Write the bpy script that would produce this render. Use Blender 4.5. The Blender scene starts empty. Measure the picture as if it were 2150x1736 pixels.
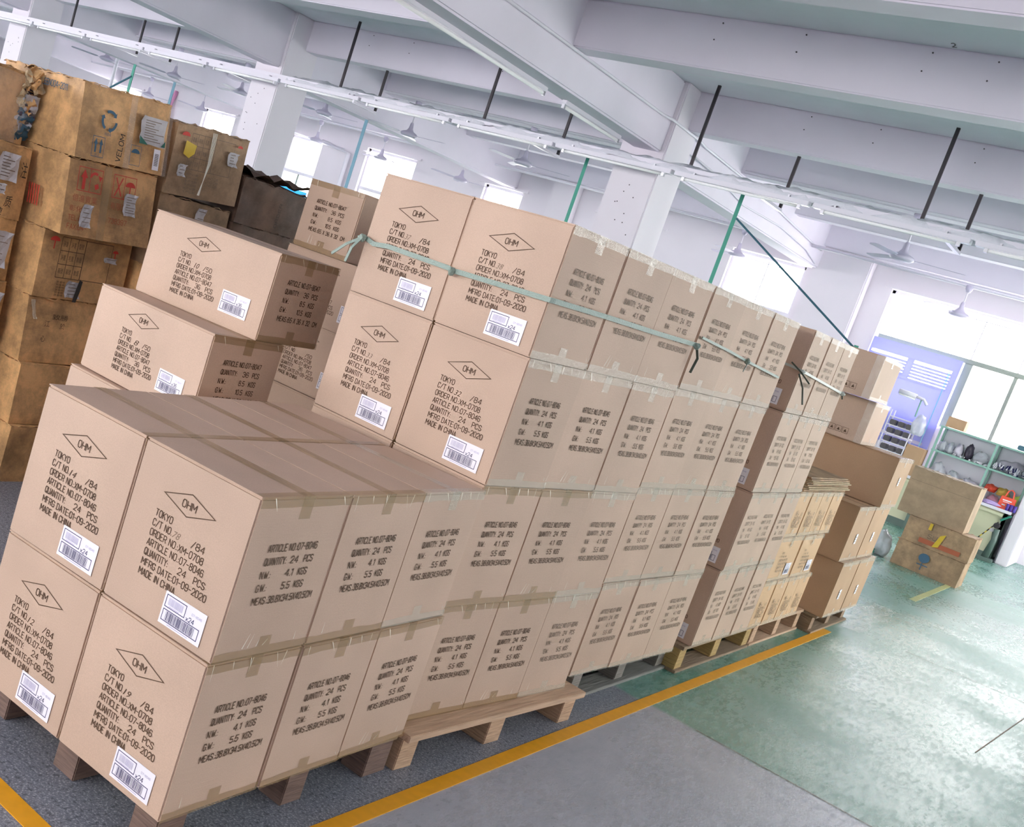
import bpy, bmesh, math, random
from mathutils import Vector, Matrix, noise
random.seed(7)
PI = math.pi
S = bpy.context.scene
COL = S.collection

# ------------------------------------------------------------------ camera
cam_d = bpy.data.cameras.new('camera')
cam = bpy.data.objects.new('camera', cam_d); COL.objects.link(cam)
_R = ((0.7412254789, 0.5971522131, 0.3065844480), (0.3435069235, 0.0549596754, -0.9375406272), (-0.5767042421, 0.8002428809, -0.1643884079))
_c = (1.4862, -1.8067, 1.5809)
cam.matrix_world = Matrix(((_R[0][0], -_R[1][0], -_R[2][0], _c[0]), (_R[0][1], -_R[1][1], -_R[2][1], _c[1]), (_R[0][2], -_R[1][2], -_R[2][2], _c[2]), (0, 0, 0, 1)))
cam_d.sensor_width = 36.0
cam_d.lens = 2281.09 / 2150 * 36
cam_d.shift_x = (1075 - 751.81) / 2150
cam_d.shift_y = (882.81 - 868) / 2150
cam_d.clip_end = 200
S.camera = cam

# ------------------------------------------------------------------ world, lights, exposure
w = bpy.data.worlds.new('daylight'); S.world = w; w.use_nodes = True
w.node_tree.nodes['Background'].inputs[0].default_value = (1.0, 0.985, 0.97, 1)
w.node_tree.nodes['Background'].inputs[1].default_value = 7.0
def area(name, loc, rot, sx, sy, power, col=(1, 1, 1)):
    l = bpy.data.lights.new(name, 'AREA'); l.shape = 'RECTANGLE'; l.size = sx; l.size_y = sy; l.energy = power; l.color = col
    o = bpy.data.objects.new(name, l); COL.objects.link(o); o.location = loc; o.rotation_euler = rot
    return o
# daylight by windows behind the camera and on the right wall, plus added fills
area('window_light', (-4.2, -6.8, 2.2), (PI / 2, 0, 0), 7, 2.0, 55, (1, 0.96, 0.96))
area('window_light', (-14, -6.8, 2.3), (PI / 2 - 0.4, 0, 0), 10, 2.0, 600, (0.98, 0.95, 1))
area('window_light', (6.8, 10.0, 2.3), (PI / 2 - 1.0, 0, PI / 2), 9, 2.0, 250, (0.99, 0.99, 0.93))
area('window_light', (6.8, 0.0, 2.3), (PI / 2 - 0.95, 0, PI / 2), 8, 2.0, 120, (0.98, 1.0, 0.94))  # added lamp before closed wall, tilted down for floor bounce onto the ceiling
area('window_light', (-26.8, 2, 2.3), (PI / 2 - 0.3, 0, -PI / 2), 14, 2.0, 600, (0.97, 0.95, 1))  # added fill for the dark far left; no window in this wall
S.view_settings.view_transform = 'Standard'
S.view_settings.look = 'None'
S.view_settings.gamma = 1.0
S.view_settings.use_curve_mapping = False
S.view_settings.exposure = 0.45
try:
    S.cycles.max_bounces = 8; S.cycles.diffuse_bounces = 5; S.cycles.transparent_max_bounces = 12
except Exception:
    pass

# ------------------------------------------------------------------ materials
def s2l(r, g, b):
    return tuple(((c / 255) / 12.92 if c <= 10 else (((c / 255) + 0.055) / 1.055) ** 2.4) for c in (r, g, b)) + (1,)
def newmat(name):
    m = bpy.data.materials.new(name); m.use_nodes = True
    return m, m.node_tree.nodes, m.node_tree.links, m.node_tree.nodes['Principled BSDF']
def N(ns, t, **k):
    n = ns.new(t)
    for a, v in k.items(): setattr(n, a, v)
    return n
def simple(name, col, rough=0.6, metal=0.0, noise_amt=0.0, scale=8, bump=0.0, bscale=60, coat=0.0):
    m, ns, ln, b = newmat(name)
    b.inputs['Roughness'].default_value = rough; b.inputs['Metallic'].default_value = metal
    b.inputs['Base Color'].default_value = col
    if coat: b.inputs['Coat Weight'].default_value = coat
    tc = N(ns, 'ShaderNodeTexCoord')
    if noise_amt:
        nz = N(ns, 'ShaderNodeTexNoise'); nz.inputs['Scale'].default_value = scale; nz.inputs['Detail'].default_value = 6
        ln.new(tc.outputs['Object'], nz.inputs['Vector'])
        mx = N(ns, 'ShaderNodeMix', data_type='RGBA', blend_type='MULTIPLY'); mx.inputs[0].default_value = 1
        mr = N(ns, 'ShaderNodeMapRange'); mr.inputs[1].default_value = 0.3; mr.inputs[2].default_value = 0.7
        mr.inputs[3].default_value = 1 - noise_amt; mr.inputs[4].default_value = 1.0
        ln.new(nz.outputs[0], mr.inputs[0]); mx.inputs[6].default_value = col
        ln.new(mr.outputs[0], mx.inputs[7]); ln.new(mx.outputs[2], b.inputs['Base Color'])
    if bump:
        n2 = N(ns, 'ShaderNodeTexNoise'); n2.inputs['Scale'].default_value = bscale; n2.inputs['Detail'].default_value = 4
        ln.new(tc.outputs['Object'], n2.inputs['Vector'])
        bp = N(ns, 'ShaderNodeBump'); bp.inputs['Strength'].default_value = bump; bp.inputs['Distance'].default_value = 0.01
        ln.new(n2.outputs[0], bp.inputs['Height']); ln.new(bp.outputs[0], b.inputs['Normal'])
    return m
def kraft(name, col, var=0.08, dirt=0.0, bump=0.12, rough=0.62):
    m, ns, ln, b = newmat(name)
    b.inputs['Roughness'].default_value = rough
    tc = N(ns, 'ShaderNodeTexCoord'); oi = N(ns, 'ShaderNodeObjectInfo')
    add = N(ns, 'ShaderNodeVectorMath', operation='ADD'); ln.new(tc.outputs['Object'], add.inputs[0]); ln.new(oi.outputs['Location'], add.inputs[1])
    nz = N(ns, 'ShaderNodeTexNoise'); nz.inputs['Scale'].default_value = 3; nz.inputs['Detail'].default_value = 8; ln.new(add.outputs[0], nz.inputs['Vector'])
    fi = N(ns, 'ShaderNodeTexNoise'); fi.inputs['Scale'].default_value = 350; fi.inputs['Detail'].default_value = 3; ln.new(add.outputs[0], fi.inputs['Vector'])
    mp = N(ns, 'ShaderNodeMapping'); mp.inputs['Scale'].default_value = (3, 3, 90); ln.new(add.outputs[0], mp.inputs[0])
    st = N(ns, 'ShaderNodeTexNoise'); st.inputs['Scale'].default_value = 4; ln.new(mp.outputs[0], st.inputs['Vector'])
    def mul(prev, src, lo, hi, a=0.3, z=0.7):
        mr = N(ns, 'ShaderNodeMapRange'); mr.inputs[1].default_value = a; mr.inputs[2].default_value = z; mr.inputs[3].default_value = lo; mr.inputs[4].default_value = hi
        ln.new(src, mr.inputs[0]); mx = N(ns, 'ShaderNodeMix', data_type='RGBA', blend_type='MULTIPLY'); mx.inputs[0].default_value = 1
        if prev is None: mx.inputs[6].default_value = col
        else: ln.new(prev, mx.inputs[6])
        ln.new(mr.outputs[0], mx.inputs[7]); return mx.outputs[2]
    c = mul(None, nz.outputs[0], 1 - var, 1 + var)
    c = mul(c, fi.outputs[0], 0.93, 1.05)
    c = mul(c, oi.outputs['Random'], 0.95, 1.04, 0, 1)
    if dirt:
        d = N(ns, 'ShaderNodeTexNoise'); d.inputs['Scale'].default_value = 6; d.inputs['Detail'].default_value = 10; d.inputs['Roughness'].default_value = 0.75; ln.new(add.outputs[0], d.inputs['Vector'])
        c = mul(c, d.outputs[0], 1 - dirt, 1.08, 0.38, 0.6)
    ln.new(c, b.inputs['Base Color'])
    bp = N(ns, 'ShaderNodeBump'); bp.inputs['Strength'].default_value = bump; bp.inputs['Distance'].default_value = 0.003
    ln.new(st.outputs[0], bp.inputs['Height']); ln.new(bp.outputs[0], b.inputs['Normal'])
    return m
def seethrough(name, col, alpha, rough=0.15, bump=0.5, bscale=60):
    m, ns, ln, b = newmat(name)
    b.inputs['Base Color'].default_value = col; b.inputs['Roughness'].default_value = rough; b.inputs['Alpha'].default_value = alpha
    b.inputs['Specular IOR Level'].default_value = 0.7
    tc = N(ns, 'ShaderNodeTexCoord'); n2 = N(ns, 'ShaderNodeTexNoise'); n2.inputs['Scale'].default_value = bscale; n2.inputs['Detail'].default_value = 5; n2.inputs['Distortion'].default_value = 1.5
    ln.new(tc.outputs['Object'], n2.inputs['Vector']); bp = N(ns, 'ShaderNodeBump'); bp.inputs['Strength'].default_value = bump; bp.inputs['Distance'].default_value = 0.004
    ln.new(n2.outputs[0], bp.inputs['Height']); ln.new(bp.outputs[0], b.inputs['Normal'])
    return m
K = {}
K['kraft'] = kraft('kraft_board', s2l(197, 170, 148))
K['kraft_plain'] = kraft('plain_brown_board', s2l(184, 150, 116))
K['kraft_plain2'] = kraft('orange_tinted_board', s2l(208, 172, 132))
K['kraft_old'] = kraft('worn_brown_board', s2l(222, 176, 120), 0.16, 0.42, 0.5, 0.55)
K['kraft_aisle'] = kraft('dull_brown_board', s2l(168, 144, 116), 0.1, 0.12)
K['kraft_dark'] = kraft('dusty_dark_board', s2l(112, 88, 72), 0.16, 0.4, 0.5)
K['kraft_grey'] = kraft('weathered_board', s2l(176, 146, 112), 0.14, 0.35, 0.4)
K['board_edge'] = simple('torn_board_edge', s2l(205, 185, 150), 0.8, noise_amt=0.3, scale=60)
K['tape'] = seethrough('brown_tape', s2l(170, 140, 92), 0.42, 0.22, 0.3, 30)
K['tape_clear'] = seethrough('clear_tape', s2l(222, 218, 200), 0.34, 0.16, 0.5, 50)
K['film'] = seethrough('clear_film', s2l(235, 230, 220), 0.16, 0.12, 0.8, 25)
K['tapeend'] = simple('curled_tape_end', s2l(240, 240, 225), 0.25)
K['ink'] = simple('dark_brown_ink', s2l(84, 60, 38), 0.7)
K['ink_grey'] = simple('faded_grey_ink', s2l(124, 108, 92), 0.7)
K['ink_pale'] = simple('pale_worn_ink', s2l(148, 132, 116), 0.7)
K['winframe'] = simple('grey_window_frame', s2l(150, 160, 150), 0.5)
K['pencil'] = simple('pencil_marks', s2l(140, 118, 98), 0.6)
K['black'] = simple('black_ink', s2l(40, 36, 34), 0.6)
K['red'] = simple('red_ink', s2l(205, 62, 50), 0.6)
K['redfade'] = simple('faded_red_ink', s2l(178, 96, 62), 0.6)
K['blueink'] = simple('blue_ink', s2l(62, 100, 124), 0.6)
K['teal'] = simple('teal_ink', s2l(40, 105, 90), 0.6)
K['navy'] = simple('navy_print', s2l(34, 30, 92), 0.5)
K['lilac'] = simple('pale_lilac_print', s2l(178, 172, 206), 0.5)
K['paper'] = simple('white_paper', s2l(240, 238, 244), 0.55)
K['paper_old'] = simple('crumpled_paper', s2l(205, 203, 205), 0.6, noise_amt=0.2, scale=20, bump=0.6, bscale=25)
K['yellowp'] = simple('yellow_sticker', s2l(222, 188, 40), 0.5, noise_amt=0.15, scale=20)
K['wood'] = simple('new_pine', s2l(205, 176, 146), 0.7, noise_amt=0.3, scale=9, bump=0.3, bscale=40)
K['wood_old'] = simple('old_pallet_wood', s2l(150, 128, 104), 0.8, noise_amt=0.4, scale=10, bump=0.5, bscale=40)
K['wood_grey'] = simple('grey_pallet_wood', s2l(128, 128, 124), 0.8, noise_amt=0.3, scale=10, bump=0.4, bscale=40)
K['wood_dark'] = simple('stained_pallet_block', s2l(126, 104, 92), 0.8, noise_amt=0.45, scale=14, bump=0.5, bscale=40)
K['ply'] = simple('layered_ply_block', s2l(186, 156, 96), 0.7, noise_amt=0.4, scale=14, bump=0.5, bscale=50)
def wood(name, col, sc, var=0.35):
    m = simple(name, col, 0.75, noise_amt=var, scale=4, bump=0.45, bscale=4)
    ns, ln = m.node_tree.nodes, m.node_tree.links; mp_ = N(ns, 'ShaderNodeMapping'); mp_.inputs['Scale'].default_value = sc
    tcn = [n for n in ns if n.type == 'TEX_COORD'][0]; ln.new(tcn.outputs['Object'], mp_.inputs[0])
    for n in ns:
        if n.type == 'TEX_NOISE': ln.new(mp_.outputs[0], n.inputs['Vector'])
    return m
for k_, c_ in (('wood', (208, 176, 146)), ('wood_old', (156, 134, 108)), ('wood_grey', (140, 140, 134))):
    K[k_] = wood(k_ + '_grain', s2l(*c_), (22, 1.6, 22), 0.28)
for k_, c_ in (('wood_b', (206, 172, 140)), ('wood_old_b', (156, 130, 104)), ('wood_grey_b', (140, 134, 126)), ('wood_dark', (128, 104, 92)), ('ply', (190, 160, 100))):
    K[k_] = wood(k_ + '_grain', s2l(*c_), (3, 3, 40), 0.38)
K['plaster'] = simple('white_plaster', s2l(232, 226, 234), 0.75, noise_amt=0.05, scale=1.5, bump=0.06, bscale=10)
K['ceil'] = simple('painted_ceiling', s2l(230, 224, 236), 0.8, noise_amt=0.08, scale=1.2, bump=0.1, bscale=6)
K['slab'] = simple('slab_paint', s2l(230, 230, 238), 0.8, noise_amt=0.1, scale=1.2, bump=0.1, bscale=6)
K['white_metal'] = simple('white_painted_metal', s2l(225, 222, 232), 0.35)
K['steel'] = simple('dark_steel', s2l(62, 58, 62), 0.5, 0.6)
K['greenst'] = simple('green_steel', s2l(40, 132, 112), 0.45, 0.2)
K['bluest'] = simple('blue_grey_steel', s2l(70, 112, 128), 0.4, 0.3)
K['greenframe'] = simple('pale_green_frame', s2l(140, 182, 168), 0.45)
K['strap'] = simple('green_packing_strap', s2l(142, 162, 150), 0.4, bump=0.3, bscale=200)
K['strapdark'] = simple('dark_strap', s2l(70, 82, 72), 0.45)
K['strapwhite'] = simple('pale_strap', s2l(190, 196, 188), 0.4)
K['yellow'] = simple('yellow_floor_paint', s2l(244, 174, 28), 0.45, noise_amt=0.12, scale=25)
K['yellow_worn'] = simple('worn_yellow_paint', s2l(196, 200, 140), 0.4, noise_amt=0.2, scale=25)
K['cream'] = simple('cream_panel', s2l(204, 204, 172), 0.5, noise_amt=0.05, scale=3)
K['silver'] = simple('brushed_metal', s2l(190, 190, 196), 0.3, 0.8)
K['darkglass'] = simple('black_goods', s2l(40, 38, 48), 0.3)
K['orange'] = simple('orange_red_bag', s2l(248, 92, 66), 0.5, noise_amt=0.15, scale=8)
K['pink'] = simple('pink_bag', s2l(226, 164, 184), 0.5)
K['amber'] = simple('amber_bag', s2l(214, 180, 86), 0.5)
K['lime'] = simple('lime_bag', s2l(198, 224, 96), 0.5)
K['purple'] = simple('purple_plastic', s2l(84, 62, 160), 0.4)
K['mauve'] = simple('mauve_cloth', s2l(190, 168, 220), 0.6)
K['greybag'] = simple('grey_bag', s2l(214, 208, 222), 0.35, noise_amt=0.2, scale=9, bump=0.6, bscale=12)
K['clearbag'] = seethrough('clear_plastic_bag', s2l(222, 224, 232), 0.6, 0.15, 0.9, 14)
K['blackbag'] = simple('black_bag', s2l(62, 56, 72), 0.4, bump=0.5, bscale=14)
K['foil'] = simple('crumpled_plastic_wrap', s2l(232, 232, 240), 0.22, bump=1.0, bscale=16)
K['screw'] = simple('rusty_screw_hole', s2l(70, 64, 70), 0.7)
K['machine'] = simple('grey_green_machine', s2l(92, 112, 104), 0.45, noise_amt=0.2)
K['pinkpipe'] = simple('pink_pipe', s2l(226, 158, 196), 0.5)
K['wallshelf'] = simple('shelf_back_panel', s2l(236, 234, 244), 0.6)
# light tubes
m, ns, ln, b = newmat('fluorescent_tube'); b.inputs['Base Color'].default_value = (.9, .9, .9, 1)
b.inputs['Emission Color'].default_value = (1, 0.99, 1, 1); b.inputs['Emission Strength'].default_value = 0.05; K['tube'] = m
# window glass, thin
m, ns, ln, b = newmat('window_glass')
gl = N(ns, 'ShaderNodeBsdfGlossy'); gl.inputs['Roughness'].default_value = 0.03; tr = N(ns, 'ShaderNodeBsdfTransparent'); mx = N(ns, 'ShaderNodeMixShader'); mx.inputs[0].default_value = 0.06
ln.new(tr.outputs[0], mx.inputs[1]); ln.new(gl.outputs[0], mx.inputs[2]); ln.new(mx.outputs[0], ns['Material Output'].inputs[0]); K['glass'] = m
def translucent(name, col, frac):
    m, ns, ln, b = newmat(name)
    b.inputs['Base Color'].default_value = col; b.inputs['Roughness'].default_value = 0.5
    t = N(ns, 'ShaderNodeBsdfTranslucent'); t.inputs[0].default_value = col; mx = N(ns, 'ShaderNodeMixShader'); mx.inputs[0].default_value = frac
    ln.new(b.outputs[0], mx.inputs[1]); ln.new(t.outputs[0], mx.inputs[2]); ln.new(mx.outputs[0], ns['Material Output'].inputs[0]); return m
K['blind'] = translucent('blue_blind_cloth', s2l(186, 188, 242), 0.4)
K['slat'] = translucent('pale_aqua_slat', s2l(176, 236, 236), 0.6)
K['aquablind'] = translucent('aqua_blind_cloth', s2l(100, 190, 232), 0.5)
# floor: grey painted aisle, speckled bare strip under the pallets, green epoxy further on, all glossy and scuffed
m, ns, ln, b = newmat('painted_concrete_floor')
tc = N(ns, 'ShaderNodeTexCoord'); sx = N(ns, 'ShaderNodeSeparateXYZ'); ln.new(tc.outputs['Object'], sx.inputs[0])
def nse(scale, detail=6, rough=0.6, vec=None):
    n = N(ns, 'ShaderNodeTexNoise'); n.inputs['Scale'].default_value = scale; n.inputs['Detail'].default_value = detail; n.inputs['Roughness'].default_value = rough
    ln.new(vec or tc.outputs['Object'], n.inputs['Vector']); return n.outputs[0]
def mrange(src, a, bb, lo=0.0, hi=1.0):
    r = N(ns, 'ShaderNodeMapRange'); r.inputs[1].default_value = a; r.inputs[2].default_value = bb; r.inputs[3].default_value = lo; r.inputs[4].default_value = hi
    ln.new(src, r.inputs[0]); return r.outputs[0]
def mth(op, a, bb):
    n = N(ns, 'ShaderNodeMath', operation=op)
    for i, v in enumerate((a, bb)):
        if isinstance(v, (int, float)): n.inputs[i].default_value = v
        else: ln.new(v, n.inputs[i])
    return n.outputs[0]
def mix(f, a, bb, bt='MIX'):
    n = N(ns, 'ShaderNodeMix', data_type='RGBA', blend_type=bt)
    if isinstance(f, (int, float)): n.inputs[0].default_value = f
    else: ln.new(f, n.inputs[0])
    for i, v in ((6, a), (7, bb)):
        if isinstance(v, tuple): n.inputs[i].default_value = v
        else: ln.new(v, n.inputs[i])
    return n.outputs[2]
wob = mth('MULTIPLY', mth('SUBTRACT', nse(6), 0.5), 0.08)
green_m = mrange(mth('ADD', sx.outputs[1], wob), 2.88, 2.92)
left_m = mrange(mth('ADD', sx.outputs[0], wob), 0.085, 0.06)
voro = N(ns, 'ShaderNodeTexVoronoi'); voro.inputs['Scale'].default_value = 95; ln.new(tc.outputs['Object'], voro.inputs['Vector'])
spk = mrange(nse(150, 3, 0.7), 0.5, 0.66)
grey = mix(mrange(nse(2.2, 8, 0.65), 0.35, 0.68), s2l(160, 167, 178), s2l(176, 181, 192))
grey = mix(mth('MULTIPLY', mrange(nse(45, 4), 0.62, 0.7), 0.5), grey, s2l(150, 152, 168))
speck = mix(spk, s2l(122, 128, 138), s2l(196, 198, 206))
speck = mix(mrange(nse(70, 5, 0.7), 0.52, 0.64), speck, s2l(84, 90, 96))
green = mix(mrange(nse(1.6, 8, 0.65), 0.35, 0.7), s2l(84, 142, 124), s2l(126, 164, 154))
mp = N(ns, 'ShaderNodeMapping'); mp.inputs['Scale'].default_value = (16, 5, 1); mp.inputs['Rotation'].default_value = (0, 0, 1.15); ln.new(tc.outputs['Object'], mp.inputs[0])
scuff = mrange(nse(2.2, 9, 0.72, mp.outputs[0]), 0.46, 0.60)
blot = mrange(nse(0.75, 6, 0.6), 0.42, 0.6)
green = mix(mth('MULTIPLY', mth('MULTIPLY', scuff, blot), 0.45), green, s2l(186, 206, 202))
base = mix(left_m, grey, speck); base = mix(green_m, base, green)
ln.new(base, b.inputs['Base Color'])
b.inputs['Specular IOR Level'].default_value = 0.55
rg = mth('ADD', mth('MULTIPLY', scuff, 0.16), mth('MULTIPLY', blot, 0.22)); rg = mth('ADD', rg, 0.13)
rr = N(ns, 'ShaderNodeMix', data_type='FLOAT'); ln.new(mth('MULTIPLY', left_m, mth('SUBTRACT', 1.0, green_m)), rr.inputs[0]); ln.new(rg, rr.inputs[2]); rr.inputs[3].default_value = 0.5
ln.new(rr.outputs[0], b.inputs['Roughness'])
bp = N(ns, 'ShaderNodeBump'); bp.inputs['Strength'].default_value = 0.22; bp.inputs['Distance'].default_value = 0.01
ln.new(mth('ADD', mth('MULTIPLY', nse(9, 8, 0.7, mp.outputs[0]), 0.9), mth('MULTIPLY', nse(5, 6), 0.8)), bp.inputs['Height']); ln.new(bp.outputs[0], b.inputs['Normal'])
K['floor'] = m

# ------------------------------------------------------------------ helpers
def obj(name, me, mat=None, parent=None, loc=(0, 0, 0), rz=0.0, rot=None):
    if isinstance(me, bmesh.types.BMesh):
        bm = me; me = bpy.data.meshes.new(name); bm.to_mesh(me); bm.free()
    o = bpy.data.objects.new(name, me); COL.objects.link(o)
    if mat is not None and not me.materials:
        for x in (mat if isinstance(mat, (list, tuple)) else [mat]): me.materials.append(x)
    o.parent = parent; o.location = loc; o.rotation_euler = rot or (0, 0, rz)
    return o
def thing(name, label, cat, loc=(0, 0, 0), rz=0.0, group=None):
    o = bpy.data.objects.new(name, None); COL.objects.link(o); o.location = loc; o.rotation_euler = (0, 0, rz); o.empty_display_size = 0.1
    o['label'] = label; o['category'] = cat
    if group: o['group'] = group
    return o
def tag(o, label, cat, group=None):
    o['label'] = label; o['category'] = cat
    if group: o['group'] = group
    return o
def struct(o):
    o['kind'] = 'structure'; return o
def dup(root, loc, rz, label=None):
    def cp(o, par):
        c = o.copy(); COL.objects.link(c); c.parent = par
        for ch in list(o.children): cp(ch, c)
        return c
    r = cp(root, None); r.location = loc; r.rotation_euler = (0, 0, rz)
    if label: r['label'] = label
    return r
def bx(bm, x0, x1, y0, y1, z0, z1, mi=0):
    v = [bm.verts.new(p) for p in ((x0, y0, z0), (x1, y0, z0), (x1, y1, z0), (x0, y1, z0), (x0, y0, z1), (x1, y0, z1), (x1, y1, z1), (x0, y1, z1))]
    for f in ((0, 3, 2, 1), (4, 5, 6, 7), (0, 1, 5, 4), (1, 2, 6, 5), (2, 3, 7, 6), (3, 0, 4, 7)):
        bm.faces.new([v[i] for i in f]).material_index = mi
    return v
def box(x0, x1, y0, y1, z0, z1, bev=0.0):
    bm = bmesh.new(); bx(bm, x0, x1, y0, y1, z0, z1)
    if bev: bmesh.ops.bevel(bm, geom=bm.edges[:], offset=bev, segments=2, affect='EDGES')
    return bm
def tube(bm, pts, r, n=8, mi=0, radii=None, cap=True):
    pts = [Vector(p) for p in pts]; rings = []; up = None
    for i, p in enumerate(pts):
        d = (pts[min(i + 1, len(pts) - 1)] - pts[max(i - 1, 0)]).normalized()
        if up is None: up = Vector((0, 0, 1)) if abs(d.z) < 0.9 else Vector((1, 0, 0))
        a = d.cross(up).normalized(); up = a.cross(d).normalized()
        rr_ = radii[i] if radii else r
        rings.append([bm.verts.new(p + (a * math.cos(2 * PI * k / n) + up * math.sin(2 * PI * k / n)) * rr_) for k in range(n)])
    for q, s in zip(rings, rings[1:]):
        for k in range(n): bm.faces.new((q[k], q[(k + 1) % n], s[(k + 1) % n], s[k])).material_index = mi
    if cap:
        bm.faces.new(rings[0][::-1]).material_index = mi; bm.faces.new(rings[-1]).material_index = mi
def lathe(bm, prof, n=20, mi=0, c=(0, 0)):
    rings = [[bm.verts.new((c[0] + r * math.cos(2 * PI * k / n), c[1] + r * math.sin(2 * PI * k / n), z)) for k in range(n)] for r, z in prof]
    for q, s in zip(rings, rings[1:]):
        for k in range(n): bm.faces.new((q[k], q[(k + 1) % n], s[(k + 1) % n], s[k])).material_index = mi
    bm.faces.new(rings[0][::-1]).material_index = mi; bm.faces.new(rings[-1]).material_index = mi
def flat(bm, pts, mi=0, y=0.0):       # polygon in the u,v plane facing -Y
    f = bm.faces.new([bm.verts.new((u, y, v)) for u, v in pts]); f.material_index = mi
    f.normal_update()
    if f.normal.y > 0: f.normal_flip()
    return f
def rect(bm, u0, u1, v0, v1, mi=0, y=0.0): return flat(bm, ((u0, v0), (u1, v0), (u1, v1), (u0, v1)), mi, y)
def frame_(bm, u0, u1, v0, v1, t, mi=0, y=0.0):
    rect(bm, u0, u1, v0, v0 + t, mi, y); rect(bm, u0, u1, v1 - t, v1, mi, y); rect(bm, u0, u0 + t, v0 + t, v1 - t, mi, y); rect(bm, u1 - t, u1, v0 + t, v1 - t, mi, y)
def smooth(o, on=True):
    for p in o.data.polygons: p.use_smooth = on
    return o
# text -> flat polygons
_tc = {}
def glyphs(s, shear=0.0):
    key = (s, shear)
    if key in _tc: return _tc[key]
    cu = bpy.data.curves.new('t', 'FONT'); cu.body = s; cu.resolution_u = 2; cu.shear = shear; cu.space_word = 0.8
    o = bpy.data.objects.new('t', cu); COL.objects.link(o)
    dg = bpy.context.evaluated_depsgraph_get(); me = o.evaluated_get(dg).to_mesh()
    vs = [(v.co.x, v.co.y) for v in me.vertices]; fs = [tuple(p.vertices) for p in me.polygons]
    o.evaluated_get(dg).to_mesh_clear(); bpy.data.objects.remove(o); bpy.data.curves.remove(cu)
    _tc[key] = (vs, fs); return _tc[key]
# narrow stencil-like carton lettering drawn with strokes: glyph -> (width, polylines)
_O = [(0, .22), (0, .78), (.22, 1), (.78, 1), (1, .78), (1, .22), (.78, 0), (.22, 0), (0, .22)]
SF = {'A': (1, [[(0, 0), (.5, 1), (1, 0)], [(.2, .3), (.8, .3)]]), 'C': (1, [[(1, .76), (.78, 1), (.22, 1), (0, .78), (0, .22), (.22, 0), (.78, 0), (1, .24)]]),
 'D': (1, [[(0, 0), (0, 1), (.65, 1), (1, .78), (1, .22), (.65, 0), (0, 0)]]), 'E': (.9, [[(1, 1), (0, 1), (0, 0), (1, 0)], [(0, .52), (.8, .52)]]), 'F': (.9, [[(1, 1), (0, 1), (0, 0)], [(0, .52), (.8, .52)]]),
 'G': (1, [[(1, .76), (.78, 1), (.22, 1), (0, .78), (0, .22), (.22, 0), (.78, 0), (1, .24), (1, .48), (.6, .48)]]), 'H': (1, [[(0, 0), (0, 1)], [(1, 0), (1, 1)], [(0, .5), (1, .5)]]), 'I': (.12, [[(.5, 0), (.5, 1)]]),
 'K': (1, [[(0, 0), (0, 1)], [(1, 1), (0, .42)], [(.3, .58), (1, 0)]]), 'L': (.85, [[(0, 1), (0, 0), (1, 0)]]), 'M': (1.25, [[(0, 0), (0, 1), (.5, .35), (1, 1), (1, 0)]]), 'N': (1, [[(0, 0), (0, 1), (1, 0), (1, 1)]]),
 'O': (1, [_O]), '0': (1, [_O]), 'P': (1, [[(0, 0), (0, 1), (.7, 1), (1, .88), (1, .58), (.7, .46), (0, .46)]]), 'Q': (1, [_O, [(.6, .25), (1.05, -.08)]]), 'R': (1, [[(0, 0), (0, 1), (.7, 1), (1, .88), (1, .58), (.7, .46), (0, .46)], [(.6, .46), (1, 0)]]),
 'S': (1, [[(1, .78), (.78, 1), (.22, 1), (0, .82), (0, .62), (1, .38), (1, .18), (.78, 0), (.22, 0), (0, .22)]]), 'T': (1, [[(0, 1), (1, 1)], [(.5, 1), (.5, 0)]]), 'U': (1, [[(0, 1), (0, .22), (.22, 0), (.78, 0), (1, .22), (1, 1)]]),
 'V': (1, [[(0, 1), (.5, 0), (1, 1)]]), 'W': (1.3, [[(0, 1), (.25, 0), (.5, .7), (.75, 0), (1, 1)]]), 'X': (1, [[(0, 0), (1, 1)], [(0, 1), (1, 0)]]), 'Y': (1, [[(0, 1), (.5, .5), (1, 1)], [(.5, .5), (.5, 0)]]),
 '1': (.45, [[(0, .78), (.8, 1), (.8, 0)]]), '2': (1, [[(0, .76), (.22, 1), (.78, 1), (1, .78), (1, .6), (0, 0), (1, 0)]]), '3': (1, [[(0, .8), (.22, 1), (.78, 1), (1, .8), (1, .64), (.7, .53), (.4, .53)], [(.7, .53), (1, .4), (1, .2), (.78, 0), (.22, 0), (0, .2)]]),
 '4': (1, [[(.78, 0), (.78, 1), (0, .3), (1.05, .3)]]), '5': (1, [[(1, 1), (.08, 1), (0, .55), (.75, .58), (1, .42), (1, .2), (.78, 0), (.22, 0), (0, .18)]]), '6': (1, [[(.95, .82), (.75, 1), (.22, 1), (0, .78), (0, .22), (.22, 0), (.78, 0), (1, .2), (1, .4), (.78, .56), (.05, .52)]]),
 '7': (1, [[(0, 1), (1, 1), (.35, 0)]]), '8': (1, [[(.22, 1), (.78, 1), (.95, .82), (.95, .68), (.7, .53), (.3, .53), (.05, .68), (.05, .82), (.22, 1)], [(.3, .53), (0, .38), (0, .18), (.22, 0), (.78, 0), (1, .18), (1, .38), (.7, .53)]]),
 '9': (1, [[(.05, .18), (.25, 0), (.78, 0), (1, .22), (1, .78), (.78, 1), (.22, 1), (0, .8), (0, .6), (.22, .44), (.95, .48)]]), '/': (.9, [[(0, -.05), (1, 1.05)]]), '-': (.8, [[(0, .48), (1, .48)]]), '.': (.1, [[(.5, 0), (.5, .06)]]), ':': (.1, [[(.5, .05), (.5, .12)], [(.5, .5), (.5, .57)]]), 'x': (.9, [[(0, 0), (1, .62)], [(0, .62), (1, 0)]])}
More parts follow.
